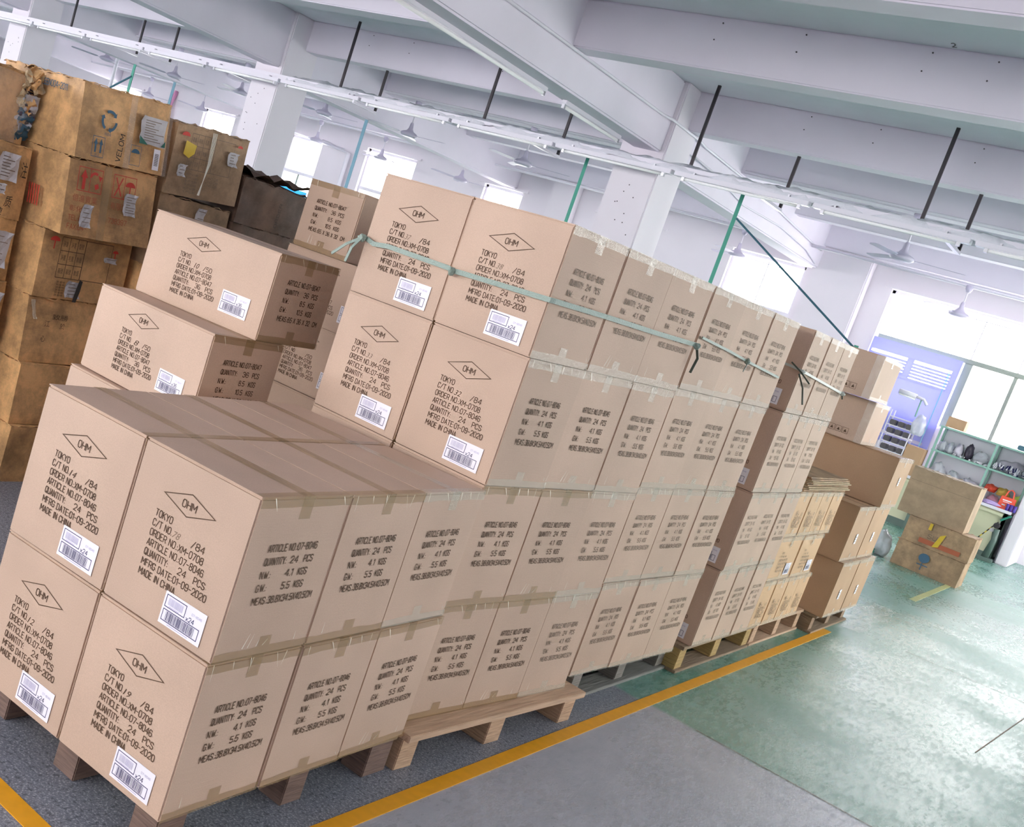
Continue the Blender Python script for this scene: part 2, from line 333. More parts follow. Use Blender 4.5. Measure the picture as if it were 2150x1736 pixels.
def text(bm, s, u0, v0, wd, ht, mi=0, y=0.0, shear=0.0, rot=0.0):
    if all(ch in SF or ch == ' ' for ch in s) and not shear and len(s) > 0:
        adv = []; x = 0.0
        for ch in s:
            if ch == ' ': adv.append((x, 0)); x += 0.85; continue
            adv.append((x, SF[ch][0])); x += SF[ch][0] + 0.38
        k = wd / max(0.3, x - 0.38); c, si = math.cos(rot), math.sin(rot); t_ = min(ht * 0.062, k * 0.17)
        for ch, (ax, gw) in zip(s, adv):
            if ch == ' ': continue
            for pl_ in SF[ch][1]:
                P_ = [Vector(((ax + a * gw) * k, b_ * (ht - 2 * t_) + t_)) for a, b_ in pl_]
                for a, b_ in zip(P_, P_[1:]):
                    d = b_ - a; L = d.length
                    if L < 1e-7: continue
                    d /= L; n = Vector((-d.y, d.x)) * t_; a2 = a - d * t_ * 0.5; b2 = b_ + d * t_ * 0.5
                    flat(bm, [(u0 + c * q.x - si * q.y, v0 + si * q.x + c * q.y) for q in (a2 - n, b2 - n, b2 + n, a2 + n)], mi, y)
        return
    vs, fs = glyphs(s, shear)
    if not vs: return
    xs = [v[0] for v in vs]; ys = [v[1] for v in vs]; ax, ay = min(xs), min(ys); sx_ = wd / max(1e-6, max(xs) - ax); sy_ = ht / max(1e-6, max(ys) - ay)
    c, si = math.cos(rot), math.sin(rot); nv = []
    for a, b_ in vs:
        p, q = (a - ax) * sx_, (b_ - ay) * sy_
        nv.append(bm.verts.new((u0 + c * p - si * q, y, v0 + si * p + c * q)))
    for f in fs:
        try:
            fc = bm.faces.new([nv[i] for i in f]); fc.material_index = mi; fc.normal_update()
            if fc.normal.y > 0: fc.normal_flip()
        except ValueError: pass

# ------------------------------------------------------------------ building shell
XL, XR, YF, YB, ZS = -27.0, 7.0, -7.0, 16.4, 4.15
fl = struct(obj('floor', box(XL, XR, YF, YB, -0.2, 0.0), K['floor']))
obj('painted_line', box(0.048, 0.102, -0.16, 6.12, 0.0, 0.0025), K['yellow'], fl)
obj('painted_line', box(-1.4, 0.048, -0.155, -0.095, 0.0, 0.0025), K['yellow'], fl)
o = obj('painted_line', box(0.085, 0.14, 9.0, 11.6, 0.0, 0.002), K['yellow_worn'], fl); o['label'] = 'faint worn yellow line'
bm = bmesh.new()
for x, y, a, L in ((0.32, 2.9, 0.0, 3.0), (1.2, 4.8, 1.5, 2.4), (0.5, 6.6, 0.1, 1.6)):
    c, s = math.cos(a), math.sin(a); v = [bm.verts.new((x + c * p - s * q, y + s * p + c * q, 0.0015)) for p, q in ((0, 0), (L, 0), (L, 0.006), (0, 0.006))]; bm.faces.new(v)
obj('floor_joint', bm, K['ink_grey'], fl)
struct(obj('ceiling', box(XL, XR, YF, YB, ZS, ZS + 0.2), K['slab']))
bm = bmesh.new(); text(bm, '2', 0, 0, 0.04, 0.10, shear=0.15)
o = obj('painted_number', bm, K['black'], bpy.data.objects['ceiling'], (-0.80, 6.93, ZS - 0.004), rot=(PI / 2, 0, 0))
o.rotation_euler = (PI / 2, 0, 0); o['label'] = 'black handwritten 2'
# secondary beams along X, main beams along Y
for i, (y0, y1, z) in enumerate(((-5.0, -4.75, 3.72), (-2.5, -2.25, 3.72), (0.0, 0.25, 3.72), (2.3, 2.55, 3.72), (4.78, 5.03, 3.72), (6.97, 7.24, 3.72), (9.74, 9.99, 3.72), (11.76, 12.01, 3.72), (14.2, 14.45, 3.72), (16.05, 16.4, 3.60))):
    o = struct(obj('ceiling_beam', box(XL, XR, y0, y1, z, ZS, 0.012), K['ceil']))
    if y0 in (6.97, 9.74, 4.78):
        bm = bmesh.new()
        for x in (-11.2, -8.6, -7.9, -6.4, -2.6, -1.9, -0.95, -0.5):
            for dz in (0.02, 0.16): lathe(bm, [(0.006, 0), (0.006, 0.006)], 8, c=(x + dz * 0.2, 0.22 + dz))
        bmesh.ops.rotate(bm, verts=bm.verts[:], cent=(0, 0, 0), matrix=Matrix.Rotation(PI / 2, 3, 'X'))
        q = obj('bolt_hole', bm, K['screw'], o, (0, y0 + 0.001, z)); q['kind'] = 'stuff'
for xr in (2.2, -3.87, -9.76, -15.95, -22.1):
    struct(obj('ceiling_beam', box(xr - 0.34, xr, YF, 9.5, 3.37, ZS, 0.02), K['ceil']))
    struct(obj('ceiling_beam', box(xr - 0.34, xr, 9.9, YB, 3.24, ZS, 0.02), K['ceil']))
    for y0 in (9.4, -3.2):
        o = struct(obj('column', box(xr - 0.48, xr + 0.06, y0, y0 + 0.62, 0, ZS, 0.015), K['plaster']))
        bm = bmesh.new()
        for k in range(9):
            lathe(bm, [(0.007, 0), (0.007, 0.004)], 7, c=(xr - 0.4 + random.random() * 0.35, 2.35 + random.random() * 0.7))
        bmesh.ops.rotate(bm, verts=bm.verts[:], cent=(0, 0, 0), matrix=Matrix.Rotation(PI / 2, 3, 'X'))
        q = obj('screw_hole', bm, K['screw'], o, (0, y0 + 0.002, 0)); q['kind'] = 'stuff'
# walls
struct(obj('wall_left', box(XL - 0.2, XL, YF, YB, 0, ZS), K['plaster']))
bm = bmesh.new(); bx(bm, XR, XR + 0.2, YF, YB, 0, 1.0); bx(bm, XR, XR + 0.2, YF, YB, 3.2, ZS); bx(bm, XR, XR + .2, YF, 7.5, 1, 3.2); bx(bm, XR, XR + .2, 15, YB, 1, 3.2)
struct(obj('wall_right', bm, K['plaster']))
bm = bmesh.new(); bx(bm, XL, XR, YF - 0.2, YF, 0, 1.0); bx(bm, XL, XR, YF - 0.2, YF, 3.2, ZS); bx(bm, -0.5, XR, YF - .2, YF, 1, 3.2)
struct(obj('wall_front', bm, K['plaster']))
# back wall with its windows  (x0, x1, z0, z1, blind)
WIN = [(-2.76, 0.55, 1.45, 3.25, 'wide'), (0.85, 4.2, 1.45, 3.25, 'wide2'), (-5.36, -4.1, 1.2, 3.24, ''), (-7.9, -6.7, 1.2, 3.2, ''), (-10.5, -9.6, 1.2, 3.2, ''), (-13.6, -12.25, 1.2, 3.28, ''), (-15.86, -14.85, 1.2, 3.14, 'aqua'), (-18.8, -17.7, 1.2, 3.2, ''), (-22.4, -21.2, 1.2, 3.2, '')]
WIN.sort()
bm = bmesh.new(); x = XL
for (a, b_, z0, z1, k) in WIN:
    bx(bm, x, a, YB, YB + 0.24, 0, ZS); bx(bm, a, b_, YB, YB + 0.24, 0, z0); bx(bm, a, b_, YB, YB + 0.24, z1, ZS); x = b_
bx(bm, x, XR, YB, YB + 0.24, 0, ZS)
struct(obj('wall_back', bm, K['plaster']))
for n, (a, b_, z0, z1, k) in enumerate(WIN):
    wn = struct(thing('window_%d' % (n + 1), '', '')); del wn['label']; del wn['category']
    t = 0.045; Y0, Y1 = YB + 0.08, YB + 0.14
    bm = bmesh.new(); bx(bm, a, b_, Y0, Y1, z0, z0 + t); bx(bm, a, b_, Y0, Y1, z1 - t, z1); bx(bm, a, a + t, Y0, Y1, z0, z1); bx(bm, b_ - t, b_, Y0, Y1, z0, z1)
    obj('window_frame', bm, K['white_metal'], wn)
    wd = b_ - a; nm = max(2, round(wd / 0.8)); zt = z0 + (z1 - z0) * 0.6
    obj('transom', box(a + t, b_ - t, Y0, Y1, zt - 0.035, zt + 0.035), K['winframe' if k == 'wide' else 'white_metal'], wn)
    ms = [-1.38, -0.74, -0.08] if k == 'wide' else [a + wd * i / nm for i in range(1, nm)]; ed = [a] + ms + [b_]; nm = len(ms) + 1
    for i, xm in enumerate(ms):
        hm = 0.055 if (k == 'wide' and i == 0) else 0.025
        obj('mullion', box(xm - hm, xm + hm, Y0, Y1, z0 + t, zt - 0.03), K['winframe'], wn)
        obj('mullion', box(xm - 0.008, xm + 0.008, Y0, Y1, zt + 0.03, z1 - t), K['white_metal'], wn)
    for i in range(nm):
        xa = ed[i] + 0.03; xb = ed[i + 1] - 0.03
        obj('pane', box(xa, xb, Y0 + 0.02, Y0 + 0.026, z0 + t, zt - 0.03), K['glass'], wn)
        obj('pane', box(xa, xb, Y0 + 0.02, Y0 + 0.026, zt + 0.03, z1 - t), K['glass'], wn)
    obj('lintel_ledge', box(a - 0.12, b_ + 0.12, YB - 0.05, YB, z1 + 0.01, z1 + 0.05), K['plaster'], wn)

# blue blinds
def blind(x0, x1, z0, z1, mat, label, slz, n):
    t = thing('window_blind', label, 'blind', ((x0 + x1) / 2, YB - 0.035, z0))
    hw = (x1 - x0) / 2
    H_ = z1 - z0; zs = sorted({0, H_} | {v for q in slz for v in q[2:]}); bm = bmesh.new()
    for za, zb in zip(zs, zs[1:]):
        x = -hw
        for (ua, ub, a_, b_) in sorted(slz):
            if a_ <= za and b_ >= zb: bx(bm, x, ua, 0, 0.006, za, zb); x = ub
        bx(bm, x, hw, 0, 0.006, za, zb)
    bmesh.ops.remove_doubles(bm, verts=bm.verts[:], dist=1e-5)
    obj('blind_cloth', bm, mat, t)
    bm = bmesh.new()
    for (ua, ub, za, zb) in slz:
        for i in range(int((zb - za) / n)): bx(bm, ua, ub, -0.006, 0.006, za + i * n, za + (i + 0.72) * n)
    q = obj('blind_slats', bm, mat, t); q['kind'] = 'stuff'
    bm = bmesh.new(); tube(bm, [(hw * 0.82, -0.025, z1 - z0 - 0.2), (hw * 0.82, -0.025, 0.1)], 0.006, 6)
    obj('pull_cord', bm, K['slat'], t)
    obj('bottom_rail', box(-hw, hw, -0.012, 0.012, -0.02, 0.012), K['white_metal'], t)
blind(-2.74, -1.44, 1.0, 2.50, K['blind'], 'blue blind over the left lower panes of the wide right-hand window', ((-0.62, -0.08, 1.05, 1.32), (0.02, 0.56, 1.0, 1.32), (-0.6, 0.56, 0.05, 0.18)), 0.048)
blind(-15.86, -14.85, 1.3, 2.0, K['aquablind'], 'aqua blue blind in small window behind old dusty cartons', ((-0.4, 0.4, 0.1, 0.6),), 0.05)

# pilaster between windows, white pillar at the right edge
struct(obj('column', box(-3.95, -3.1, 16.15, YB, 0, 3.6, 0.02), K['plaster']))
struct(obj('column', box(-8.9, -8.4, 16.15, YB, 0, 3.6, 0.02), K['plaster']))
struct(obj('wall_stub', box(0.05, 0.20, 15.15, YB, 0, 2.3, 0.01), K['plaster']))
# pipes and conduits
def pipe(name, label, cat, pts, r, mat, n=8):
    bm = bmesh.new(); tube(bm, pts, r, n); return tag(smooth(obj(name, bm, mat)), label, cat)
pipe('conduit', 'thin white conduit running along the side of the big ceiling beam', 'conduit', [(-3.85, 2.5, 3.69), (-3.85, 9.1, 3.71), (-3.80, 9.3, 3.71), (-3.79, 10.1, 3.70), (-3.84, 10.45, 3.70), (-3.85, 11.86, 3.68), (-3.84, 13.65, 3.6), (-3.85, 15.31, 3.52), (-3.84, 15.9, 3.5)], 0.016, K['white_metal'])
pipe('cable', 'sagging white cable under the conduit beyond the big column', 'cable', [(-3.79, 10.1, 3.52), (-3.84, 11.0, 3.51), (-3.85, 12.2, 3.40), (-3.84, 13.8, 3.44), (-3.84, 15.2, 3.38), (-3.85, 15.9, 3.28)], 0.012, K['white_metal'])
pipe('conduit', 'white conduit along the beam over the row of nearer ceiling fans', 'conduit', [(XL, 11.72, 3.74), (-4.4, 11.72, 3.74)], 0.018, K['white_metal'])
pipe('conduit', 'white conduit along the beam above the nearest ceiling fan', 'conduit', [(-3.8, 11.72, 3.74), (-1.72, 11.72, 3.74), (XR, 11.72, 3.74)], 0.018, K['white_metal'])
pipe('fan_rail', 'white pipe carrying the far ceiling fans in front of the windows', 'pipe', [(-3.84, 15.4, 3.48), (-1.5, 15.4, 3.47), (XR, 15.4, 3.48)], 0.025, K['white_metal'])
pipe('fan_rail', 'long white pipe carrying the small far fans at the left', 'pipe', [(XL, 15.4, 3.48), (-4.25, 15.4, 3.48)], 0.022, K['white_metal'])
pipe('drain_pipe', 'pink vertical pipe on the back wall at far left', 'pipe', [(-19.9, 16.3, 0), (-19.9, 16.3, 3.1), (-19.9, 16.38, 3.4)], 0.05, K['pinkpipe'])
pipe('drain_pipe', 'white vertical pipe between the two small back windows', 'pipe', [(-13.98, 16.3, 0), (-13.98, 16.3, 3.05), (-14.8, 16.3, 3.15)], 0.05, K['white_metal'])
pipe('drain_pipe', 'white wall pipe bending over at the upper left', 'pipe', [(-18.0, 13.0, 0.0), (-18.0, 13.0, 3.6), (-17.9, 13.0, 3.7), (-17.4, 13.0, 3.72)], 0.04, K['white_metal'])
# ceiling tube lights under the big beam
def batten(loc, L, label, along='y', rz=0, lamp='tube'):
    t = thing('batten_light', label, 'lamp', loc, rz)
    obj('housing', box(-0.03, 0.03, 0, L, 0.02, 0.06, 0.005), K['white_metal'], t)
    bm = bmesh.new(); tube(bm, [(0, 0.03, 0), (0, L - 0.03, 0)], 0.016, 10); smooth(obj('tube', bm, K[lamp], t))
    obj('end_cap', box(-0.018, 0.018, 0, 0.03, -0.02, 0.03, 0.003), K['silver'], t); obj('end_cap', box(-0.018, 0.018, L - 0.03, L, -0.02, 0.03, 0.003), K['silver'], t)
batten((-4.14, 4.6, 3.31), 2.6, 'bare white tube light under the near end of the big ceiling beam')
batten((-4.14, 7.6, 3.31), 1.3, 'short white tube light under the big beam beside its column')

# ------------------------------------------------------------------ ceiling fans
def make_fan(label, loc, rod, rz):
    t = thing('ceiling_fan', label, 'fan', loc, rz, None)
    bm = bmesh.new(); tube(bm, [(0, 0, 0.1), (0, 0, rod)], 0.012, 8); smooth(obj('down_rod', bm, K['white_metal'], t))
    bm = bmesh.new(); lathe(bm, [(0.03, 0.0), (0.1, 0.0), (0.135, 0.02), (0.14, 0.045), (0.12, 0.065), (0.06, 0.09), (0.035, 0.13), (0.028, 0.2), (0.02, 0.22)], 24); smooth(obj('motor_housing', bm, K['fan'], t))
    bm = bmesh.new(); lathe(bm, [(0.03, rod - 0.1), (0.05, rod - 0.06), (0.05, rod), (0.02, rod)], 16); smooth(obj('canopy', bm, K['fan'], t))
    for k in range(3):
        bm = bmesh.new(); bx(bm, 0.11, 0.2, -0.02, 0.02, 0.03, 0.036)
        pr = [(0.18, 0.035), (0.22, 0.06), (0.66, 0.055), (0.70, 0.03)]
        top = [bm.verts.new((a, b_, 0.035 + b_ * 0.15)) for a, b_ in pr] + [bm.verts.new((a, -b_, 0.035 - b_ * 0.15)) for a, b_ in reversed(pr)]
        f = bm.faces.new(top); e = bmesh.ops.extrude_face_region(bm, geom=[f]); bmesh.ops.translate(bm, verts=[v for v in e['geom'] if isinstance(v, bmesh.types.BMVert)], vec=(0, 0, 0.004))
        q = obj('blade', bm, K['fan'], t); q.rotation_euler = (0, 0, 2 * PI * k / 3)
    return t
K['fan'] = simple('fan_paint', s2l(196, 190, 210), 0.4)
fl_ = ['nearest of the ceiling fans, in front of the ribs above the wide window', 'pale ceiling fan just left of the big column', 'pale ceiling fan above the two tied middle cartons', 'pale ceiling fan right of the second column, above 07-8047 carton', 'ceiling fan just left of the second column', 'ceiling fan left of the second column, fourth from its left edge', 'ceiling fan above the recycling-symbol carton, leftmost']
for i, (x, a) in enumerate(((-1.74, 0.25), (-7.02, 0.3), (-9.15, 0.0), (-10.97, 0.05), (-13.0, 0.9), (-14.8, 0.2), (-16.85, 0.1))):
    make_fan(fl_[i], (x, 11.88, 3.17), 0.55, a)
fl2 = ['ceiling fan in front of the wide bright window', 'small fan against the square bright window behind the strapped cartons', 'faint small fan right of the bright window above carton 37', 'small fan against the bright window left of carton 37', 'small fan over the window with the aqua blind', 'small fan beside the window left of the second column', 'small faint fan above the top of the old carton stack']
for i, (x, a) in enumerate(((-1.58, 0.0), (-4.9, 0.4), (-10.4, 0.2), (-12.39, 0.7), (-14.16, 0.2), (-17.78, 0.5), (-19.7, 0.2))):
    make_fan(fl2[i], (x, 15.4, 3.02), 0.46, a)

# ------------------------------------------------------------------ suspended tray with lamps
tr = thing('cable_tray', 'long suspended white cable tray wrapped in plastic crossing the room', 'cable tray', (0, 9.18, 3.165))
obj('side_rail', box(-20, 1.5, -0.15, -0.13, 0.0, 0.06), K['white_metal'], tr)
obj('side_rail', box(-20, 1.5, 0.13, 0.15, 0.0, 0.06), K['white_metal'], tr)
bm = bmesh.new()
for k in range(70): bx(bm, -20 + k * 0.3, -19.96 + k * 0.3, -0.13, 0.13, 0.0, 0.02)
q = obj('tray_rungs', bm, K['white_metal'], tr); q['kind'] = 'stuff'
def wrap(x0, x1, amp, nm, label):
    bm = bmesh.new(); n = int((x1 - x0) / 0.05); R_ = []
    for i in range(n + 1):
        x = x0 + (x1 - x0) * i / n; r = []
        for k in range(9):
            a = PI * k / 8; p = Vector((x, -0.17 * math.cos(a), -0.01 + 0.07 * math.sin(a)))
            d = noise.noise(Vector((x * 3, k * 0.9, 3))) * amp + noise.noise(Vector((x * 11, k * 2.1, 9))) * amp * 0.5
            r.append(bm.verts.new((p.x, p.y * (1 + d * 3), p.z + d + (0.03 if 0 < k < 8 else 0))))
        R_.append(r)
    for q_, s_ in zip(R_, R_[1:]):
        for k in range(8): bm.faces.new((q_[k], q_[k + 1], s_[k + 1], s_[k]))
    q = smooth(obj(nm, bm, K['foil'], tr)); q['label'] = label
wrap(-9.2, 1.4, 0.05, 'plastic_wrap', 'crumpled white plastic wrap')
bm = bmesh.new()
for x, zt in ((-1.1, ZS), (-3.45, ZS), (-6.15, ZS), (-8.5, ZS), (-14.55, ZS), (-16.8, ZS), (0.9, ZS)):
    obj('hanging_rod', box(x - 0.016, x + 0.016, 0.13, 0.155, -0.03, zt - 3.165), K['steel'], tr)
for x in (-0.82, -2.6, -5.37, -8.3, -10.6, -12.65, -13.5):
    obj('hanging_rod', box(x - 0.016, x + 0.016, 0.72, 0.745, 0.0, 3.72 - 3.165), K['steel'], tr)
    obj('cross_arm', box(x - 0.02, x + 0.02, -0.2, 0.76, -0.035, -0.005), K['silver'], tr)
for i in range(14):
    x0 = -19.3 + i * 1.45
    t = thing('tube_light', 'white tube light slung under the wrapped tray, %s from the left end' % ('first second third fourth fifth sixth seventh eighth ninth tenth eleventh twelfth thirteenth fourteenth'.split()[i]), 'lamp', (x0, 9.0, 3.098), 0, 'tube lights under the long tray')
    obj('reflector', box(-0.08, 1.33, -0.05, 0.05, 0.016, 0.062, 0.006), K['white_metal'], t)
    bm = bmesh.new(); tube(bm, [(0.03, 0, 0), (1.22, 0, 0)], 0.014, 8); smooth(obj('tube', bm, K['tube'], t))
    obj('end_cap', box(0, 0.03, -0.02, 0.02, -0.02, 0.03), K['silver'], t); obj('end_cap', box(1.22, 1.25, -0.02, 0.02, -0.02, 0.03), K['silver'], t)
    for xx in (0.1, 1.1): obj('clip', box(xx, xx + 0.02, -0.01, 0.06, 0.062, 0.085), K['silver'], t)

# ------------------------------------------------------------------ green uprights
def upright(x, y, z, label, brace=None, mat='greenst'):
    t = thing('steel_upright', label, 'post', (x, y, 0))
    bm = bmesh.new(); bx(bm, -0.022, 0.022, 0, 0.004, 0, z); bx(bm, -0.022, -0.018, 0.004, 0.04, 0, z); obj('angle_post', bm, K[mat], t)
    obj('foot_plate', box(-0.05, 0.05, -0.04, 0.06, 0, 0.008), K['steel'], t)
    if brace:
        bm = bmesh.new(); tube(bm, brace, 0.012, 6); obj('brace', bm, K['bluest'], t)
    return t
upright(-3.025, 9.9, 3.379, 'tall green steel post with a brace behind the strapped cartons', [(0.025, 0, 2.95), (1.65, 0, 2.0)])
upright(-1.36, 9.9, 2.03, 'lower post at the foot of the diagonal brace')
upright(-4.96, 9.9, 3.354, 'green steel post behind carton 38, left of the big column')
upright(-6.36, 7.5, 2.73, 'blue-green steel post behind the stacked 07-8047 cartons', mat='bluest')
upright(-9.75, 7.0, 2.65, 'green post with a short brace above the recycling-symbol carton', [(0.0, 0, 2.5), (-0.35, 0, 2.3)])
upright(-8.95, 7.0, 2.56, 'thin dark blue post above the old recycling-symbol carton', mat='bluest')

# ------------------------------------------------------------------ cartons
def carton_body(w_, d_, h_, bulge=0.004, seed=0):
    bm = bmesh.new(); bmesh.ops.create_cube(bm, size=1)
    bmesh.ops.subdivide_edges(bm, edges=bm.edges[:], cuts=3, use_grid_fill=True)
    for v in bm.verts:
        c = v.co; e = [abs(abs(t_) - 0.5) < 1e-4 for t_ in c]; fac = [1 - (2 * t_) ** 2 for t_ in c]; p = Vector((c.x * w_, c.y * d_, c.z * h_))
        if sum(e) == 1:
            i = e.index(True); j, k = [a for a in (0, 1, 2) if a != i]
            p[i] += (1 if c[i] > 0 else -1) * bulge * fac[j] * fac[k] * (0.6 + 0.4 * random.random()) * (0.3 if i == 2 else 1)
        v.co = p + Vector((0, 0, h_ / 2))
    bm.normal_update()
    ed = [e for e in bm.edges if len(e.link_faces) == 2 and e.calc_face_angle(0) > 1.0]
    bmesh.ops.bevel(bm, geom=ed, offset=0.0045, segments=2, affect='EDGES')
    return bm
def tape_pieces(w_, d_, h_, seed=0):
    """(seam tape with its two ends, tape along the top edge of the +X end, tape along its bottom edge)"""
    rnd = random.Random(seed); e = 0.0017; tw = 0.022; out = []
    bm = bmesh.new(); X = w_ / 2 + e; j = lambda: (rnd.random() - 0.5) * 0.004
    V = [[bm.verts.new((x, sg * tw, z)) for sg in (-1, 1)] for x, z in ((-X, h_ - 0.055 + j()), (-w_ / 2 - 0.001, h_ + 0.0008), (w_ / 2 + 0.001, h_ + 0.0008), (X, h_ - 0.058 + j()))]
    for a, b_ in zip(V, V[1:]): bm.faces.new((a[0], b_[0], b_[1], a[1]))
    out.append(bm)
    for top in (1, 0):
        bm = bmesh.new(); X = w_ / 2 + e + 0.0004; n = 4; prev = None
        ys = [-d_ / 2 + (d_ / 2 - tw) * i / n for i in range(n + 1)]; ys += [-y for y in reversed(ys)]
        for y in ys:
            jj = (rnd.random() - 0.5) * 0.004
            if top: r = [(X, y, h_ - 0.026 + jj), (w_ / 2 + 0.002, y, h_ + 0.001), (w_ / 2 - 0.022, y, h_ + 0.0016)]
            else: r = [(X, y, 0.0), (X, y, 0.024 + jj)]
            r = [bm.verts.new(p) for p in r]
            if prev:
                for k in range(len(r) - 1): bm.faces.new((prev[k], r[k], r[k + 1], prev[k + 1]))
            if not top and abs(y - tw) < 1e-6:
                u = [bm.verts.new((X, -tw, 0.052)), bm.verts.new((X, tw, 0.052))]; bm.faces.new((prev[1], r[1], u[1], u[0]))
            prev = r
        out.append(bm)
    return out
def curl_mesh(w_, d_, h_, seed=0, n=5):
    rnd = random.Random(seed); bm = bmesh.new()
    for k in range(n):
        y = -d_ / 2 + 0.01 + rnd.random() * (d_ - 0.02); z = h_ - 0.002 if rnd.random() < 0.7 else 0.028; x = w_ / 2 + 0.003
        L = 0.012 + rnd.random() * 0.03; dy = (rnd.random() - 0.5) * 0.03; t_ = 0.0012 + rnd.random() * 0.002; dirz = -1 if z > 0.1 else 1
        a = [bm.verts.new((x, y, z)), bm.verts.new((x, y + t_, z))]
        for s in (0.5, 1.0):
            b_ = [bm.verts.new((x + 0.005 * s, y + dy * s, z + dirz * L * s)), bm.verts.new((x + 0.005 * s, y + dy * s + t_ * (1.2 - s), z + dirz * L * s))]
            bm.faces.new((a[0], a[1], b_[1], b_[0])); a = b_
    return bm
def front_print(w_, h_, art, qty, total, logo=True):
    bm = bmesh.new(); u0 = -w_ / 2; k = 1 if w_ < 0.5 else 0
    def U(u): return w_ / 2 + u       # u measured from the right edge (negative)
    if w_ < 0.5: cu, cv, hw, hh, tx, top, stp = -0.195, 0.31, 0.09, 0.029, -0.290, 0.247, 0.0250
    else: cu, cv, hw, hh, tx, top, stp = -0.367, 0.256, 0.092, 0.029, -0.470, 0.187, 0.0235
    P_ = [(cu - hw, cv), (cu, cv + hh), (cu + hw, cv), (cu, cv - hh)]; s = 1 - 0.0026 / hh
    Q_ = [(cu + (a - cu) * (1 - 0.0022 * 3.2 / hw), cv + (b_ - cv) * s) for a, b_ in P_]
    for i in range(4):
        j = (i + 1) % 4; flat(bm, [(U(P_[i][0]), P_[i][1]), (U(P_[j][0]), P_[j][1]), (U(Q_[j][0]), Q_[j][1]), (U(Q_[i][0]), Q_[i][1])])
    text(bm, 'OHM', U(cu - 0.023), cv - 0.010, 0.046, 0.020)
    rows = [('TOKYO', 0.058), ('C/T NO.', 0.066), ('ORDER NO.:XM-0708', 0.182), ('ARTICLE NO.:07-%s' % art, 0.193), ('QUANTITY:', 0.082), ('MFRG DATE:01-09-2020', 0.222), ('MADE IN CHINA', 0.126)]
    for i, (s_, wd) in enumerate(rows):
        text(bm, s_, U(tx), top - i * stp, wd, 0.0185)
    text(bm, '/' + total, U(tx + 0.135), top - stp, 0.042, 0.0185)
    text(bm, qty, U(tx + 0.118), top - 4 * stp, 0.026, 0.0185); text(bm, 'PCS', U(tx + 0.172), top - 4 * stp, 0.036, 0.0185)
    return bm
def label_mesh(art, qty):
    bm = bmesh.new(); rnd = random.Random(3)
    rect(bm, 0, 0.139, 0, 0.08, 0, 0)
    frame_(bm, 0.006, 0.074, 0.043, 0.074, 0.0019, 1, -0.0003); frame_(bm, 0.006, 0.128, 0.009, 0.038, 0.0019, 1, -0.0003)
    x = 0.018
    while x < 0.112:
        wd = rnd.choice((0.0008, 0.0012, 0.002)); rect(bm, x, x + wd, 0.012, 0.035, 1, -0.0003); x += wd + rnd.choice((0.0009, 0.0014, 0.0022))
    x = 0.016
    while x < 0.064:
        wd = rnd.choice((0.0007, 0.001)); rect(bm, x, x + wd, 0.050, 0.068, 2, -0.0003); x += wd + rnd.choice((0.0009, 0.0016))
    text(bm, 'x' + qty, 0.080, 0.040, 0.026, 0.013, 1, -0.0003); text(bm, '07-' + art, 0.094, 0.059, 0.033, 0.006, 2, -0.0003)
    rect(bm, 0.02, 0.055, 0.046, 0.0475, 2, -0.0003); rect(bm, 0.03, 0.10, 0.004, 0.0055, 2, -0.0003)
    return bm
def side_print(rows, sc=1.0, widths=None, z0=0.140, stp=0.0335, ht=0.020, u0=0.077):
    bm = bmesh.new()
    for i, (parts) in enumerate(rows):
        for (s_, u, wd) in parts: text(bm, s_, (u0 + u) * sc, z0 + (len(rows) - 1 - i) * stp, wd * sc, ht)
    return bm
ROW46 = [[('ARTICLE NO.:07-8046', 0, 0.186)], [('QUANTITY:', 0, 0.08), ('24', 0.098, 0.028), ('PCS', 0.150, 0.034)], [('N.W.:', 0, 0.036), ('4.1', 0.094, 0.028), ('KGS', 0.142, 0.034)], [('G.W.:', 0, 0.036), ('5.5', 0.094, 0.030), ('KGS', 0.142, 0.034)], [('MEAS.:38.8X34.5X40.5CM', 0, 0.228)]]
ROW47 = [[('ARTICLE NO.:07-8047', 0, 0.190)], [('QUANTITY:', 0, 0.08), ('36', 0.11, 0.028), ('PCS', 0.158, 0.034)], [('N.W.:', 0, 0.036), ('8.5', 0.102, 0.028), ('KGS', 0.152, 0.034)], [('G.W.:', 0, 0.036), ('10.5', 0.098, 0.034), ('KGS', 0.152, 0.034)], [('MEAS.:65 X 36 X 32  CM', 0, 0.236)]]
def mesh_of(bm, name, mats):
    me = bpy.data.meshes.new(name); bm.to_mesh(me); bm.free()
    for m_ in (mats if isinstance(mats, (list, tuple)) else [mats]): me.materials.append(m_)
    return me
M = {}
W46, D46, H46 = 0.3865, 0.3505, 0.4118
FL = 0.0035
def variants(key, w_, d_, h_, mat, n=3, bulge=0.0014):
    M[key] = []
    for s in range(n):
        me = mesh_of(carton_body(w_, d_, h_ - FL, bulge), 'carton_body', mat); M[key].append(me)
    bm = box(-w_ / 2 + 0.001, w_ / 2 - 0.001, -d_ / 2 + 0.001, -0.0015, h_ - FL, h_, 0.0008); M[key + '_fa'] = mesh_of(bm, 'top_flap', mat)
    bm = box(-w_ / 2 + 0.001, w_ / 2 - 0.001, 0.0015, d_ / 2 - 0.001, h_ - FL, h_, 0.0008); M[key + '_fb'] = mesh_of(bm, 'top_flap', mat)
    for s in range(3):
        for q, m_ in (('t', 'tape'), ('c', 'tape_clear')): M[key + '_%s%d' % (q, s)] = [mesh_of(b_, 'tape', K[m_]) for b_ in tape_pieces(w_, d_, h_, s)]
        M[key + '_u%d' % s] = mesh_of(curl_mesh(w_, d_, h_, s, 7), 'tape_ends', K['tapeend'])
variants('46', W46, D46, H46, K['kraft'])
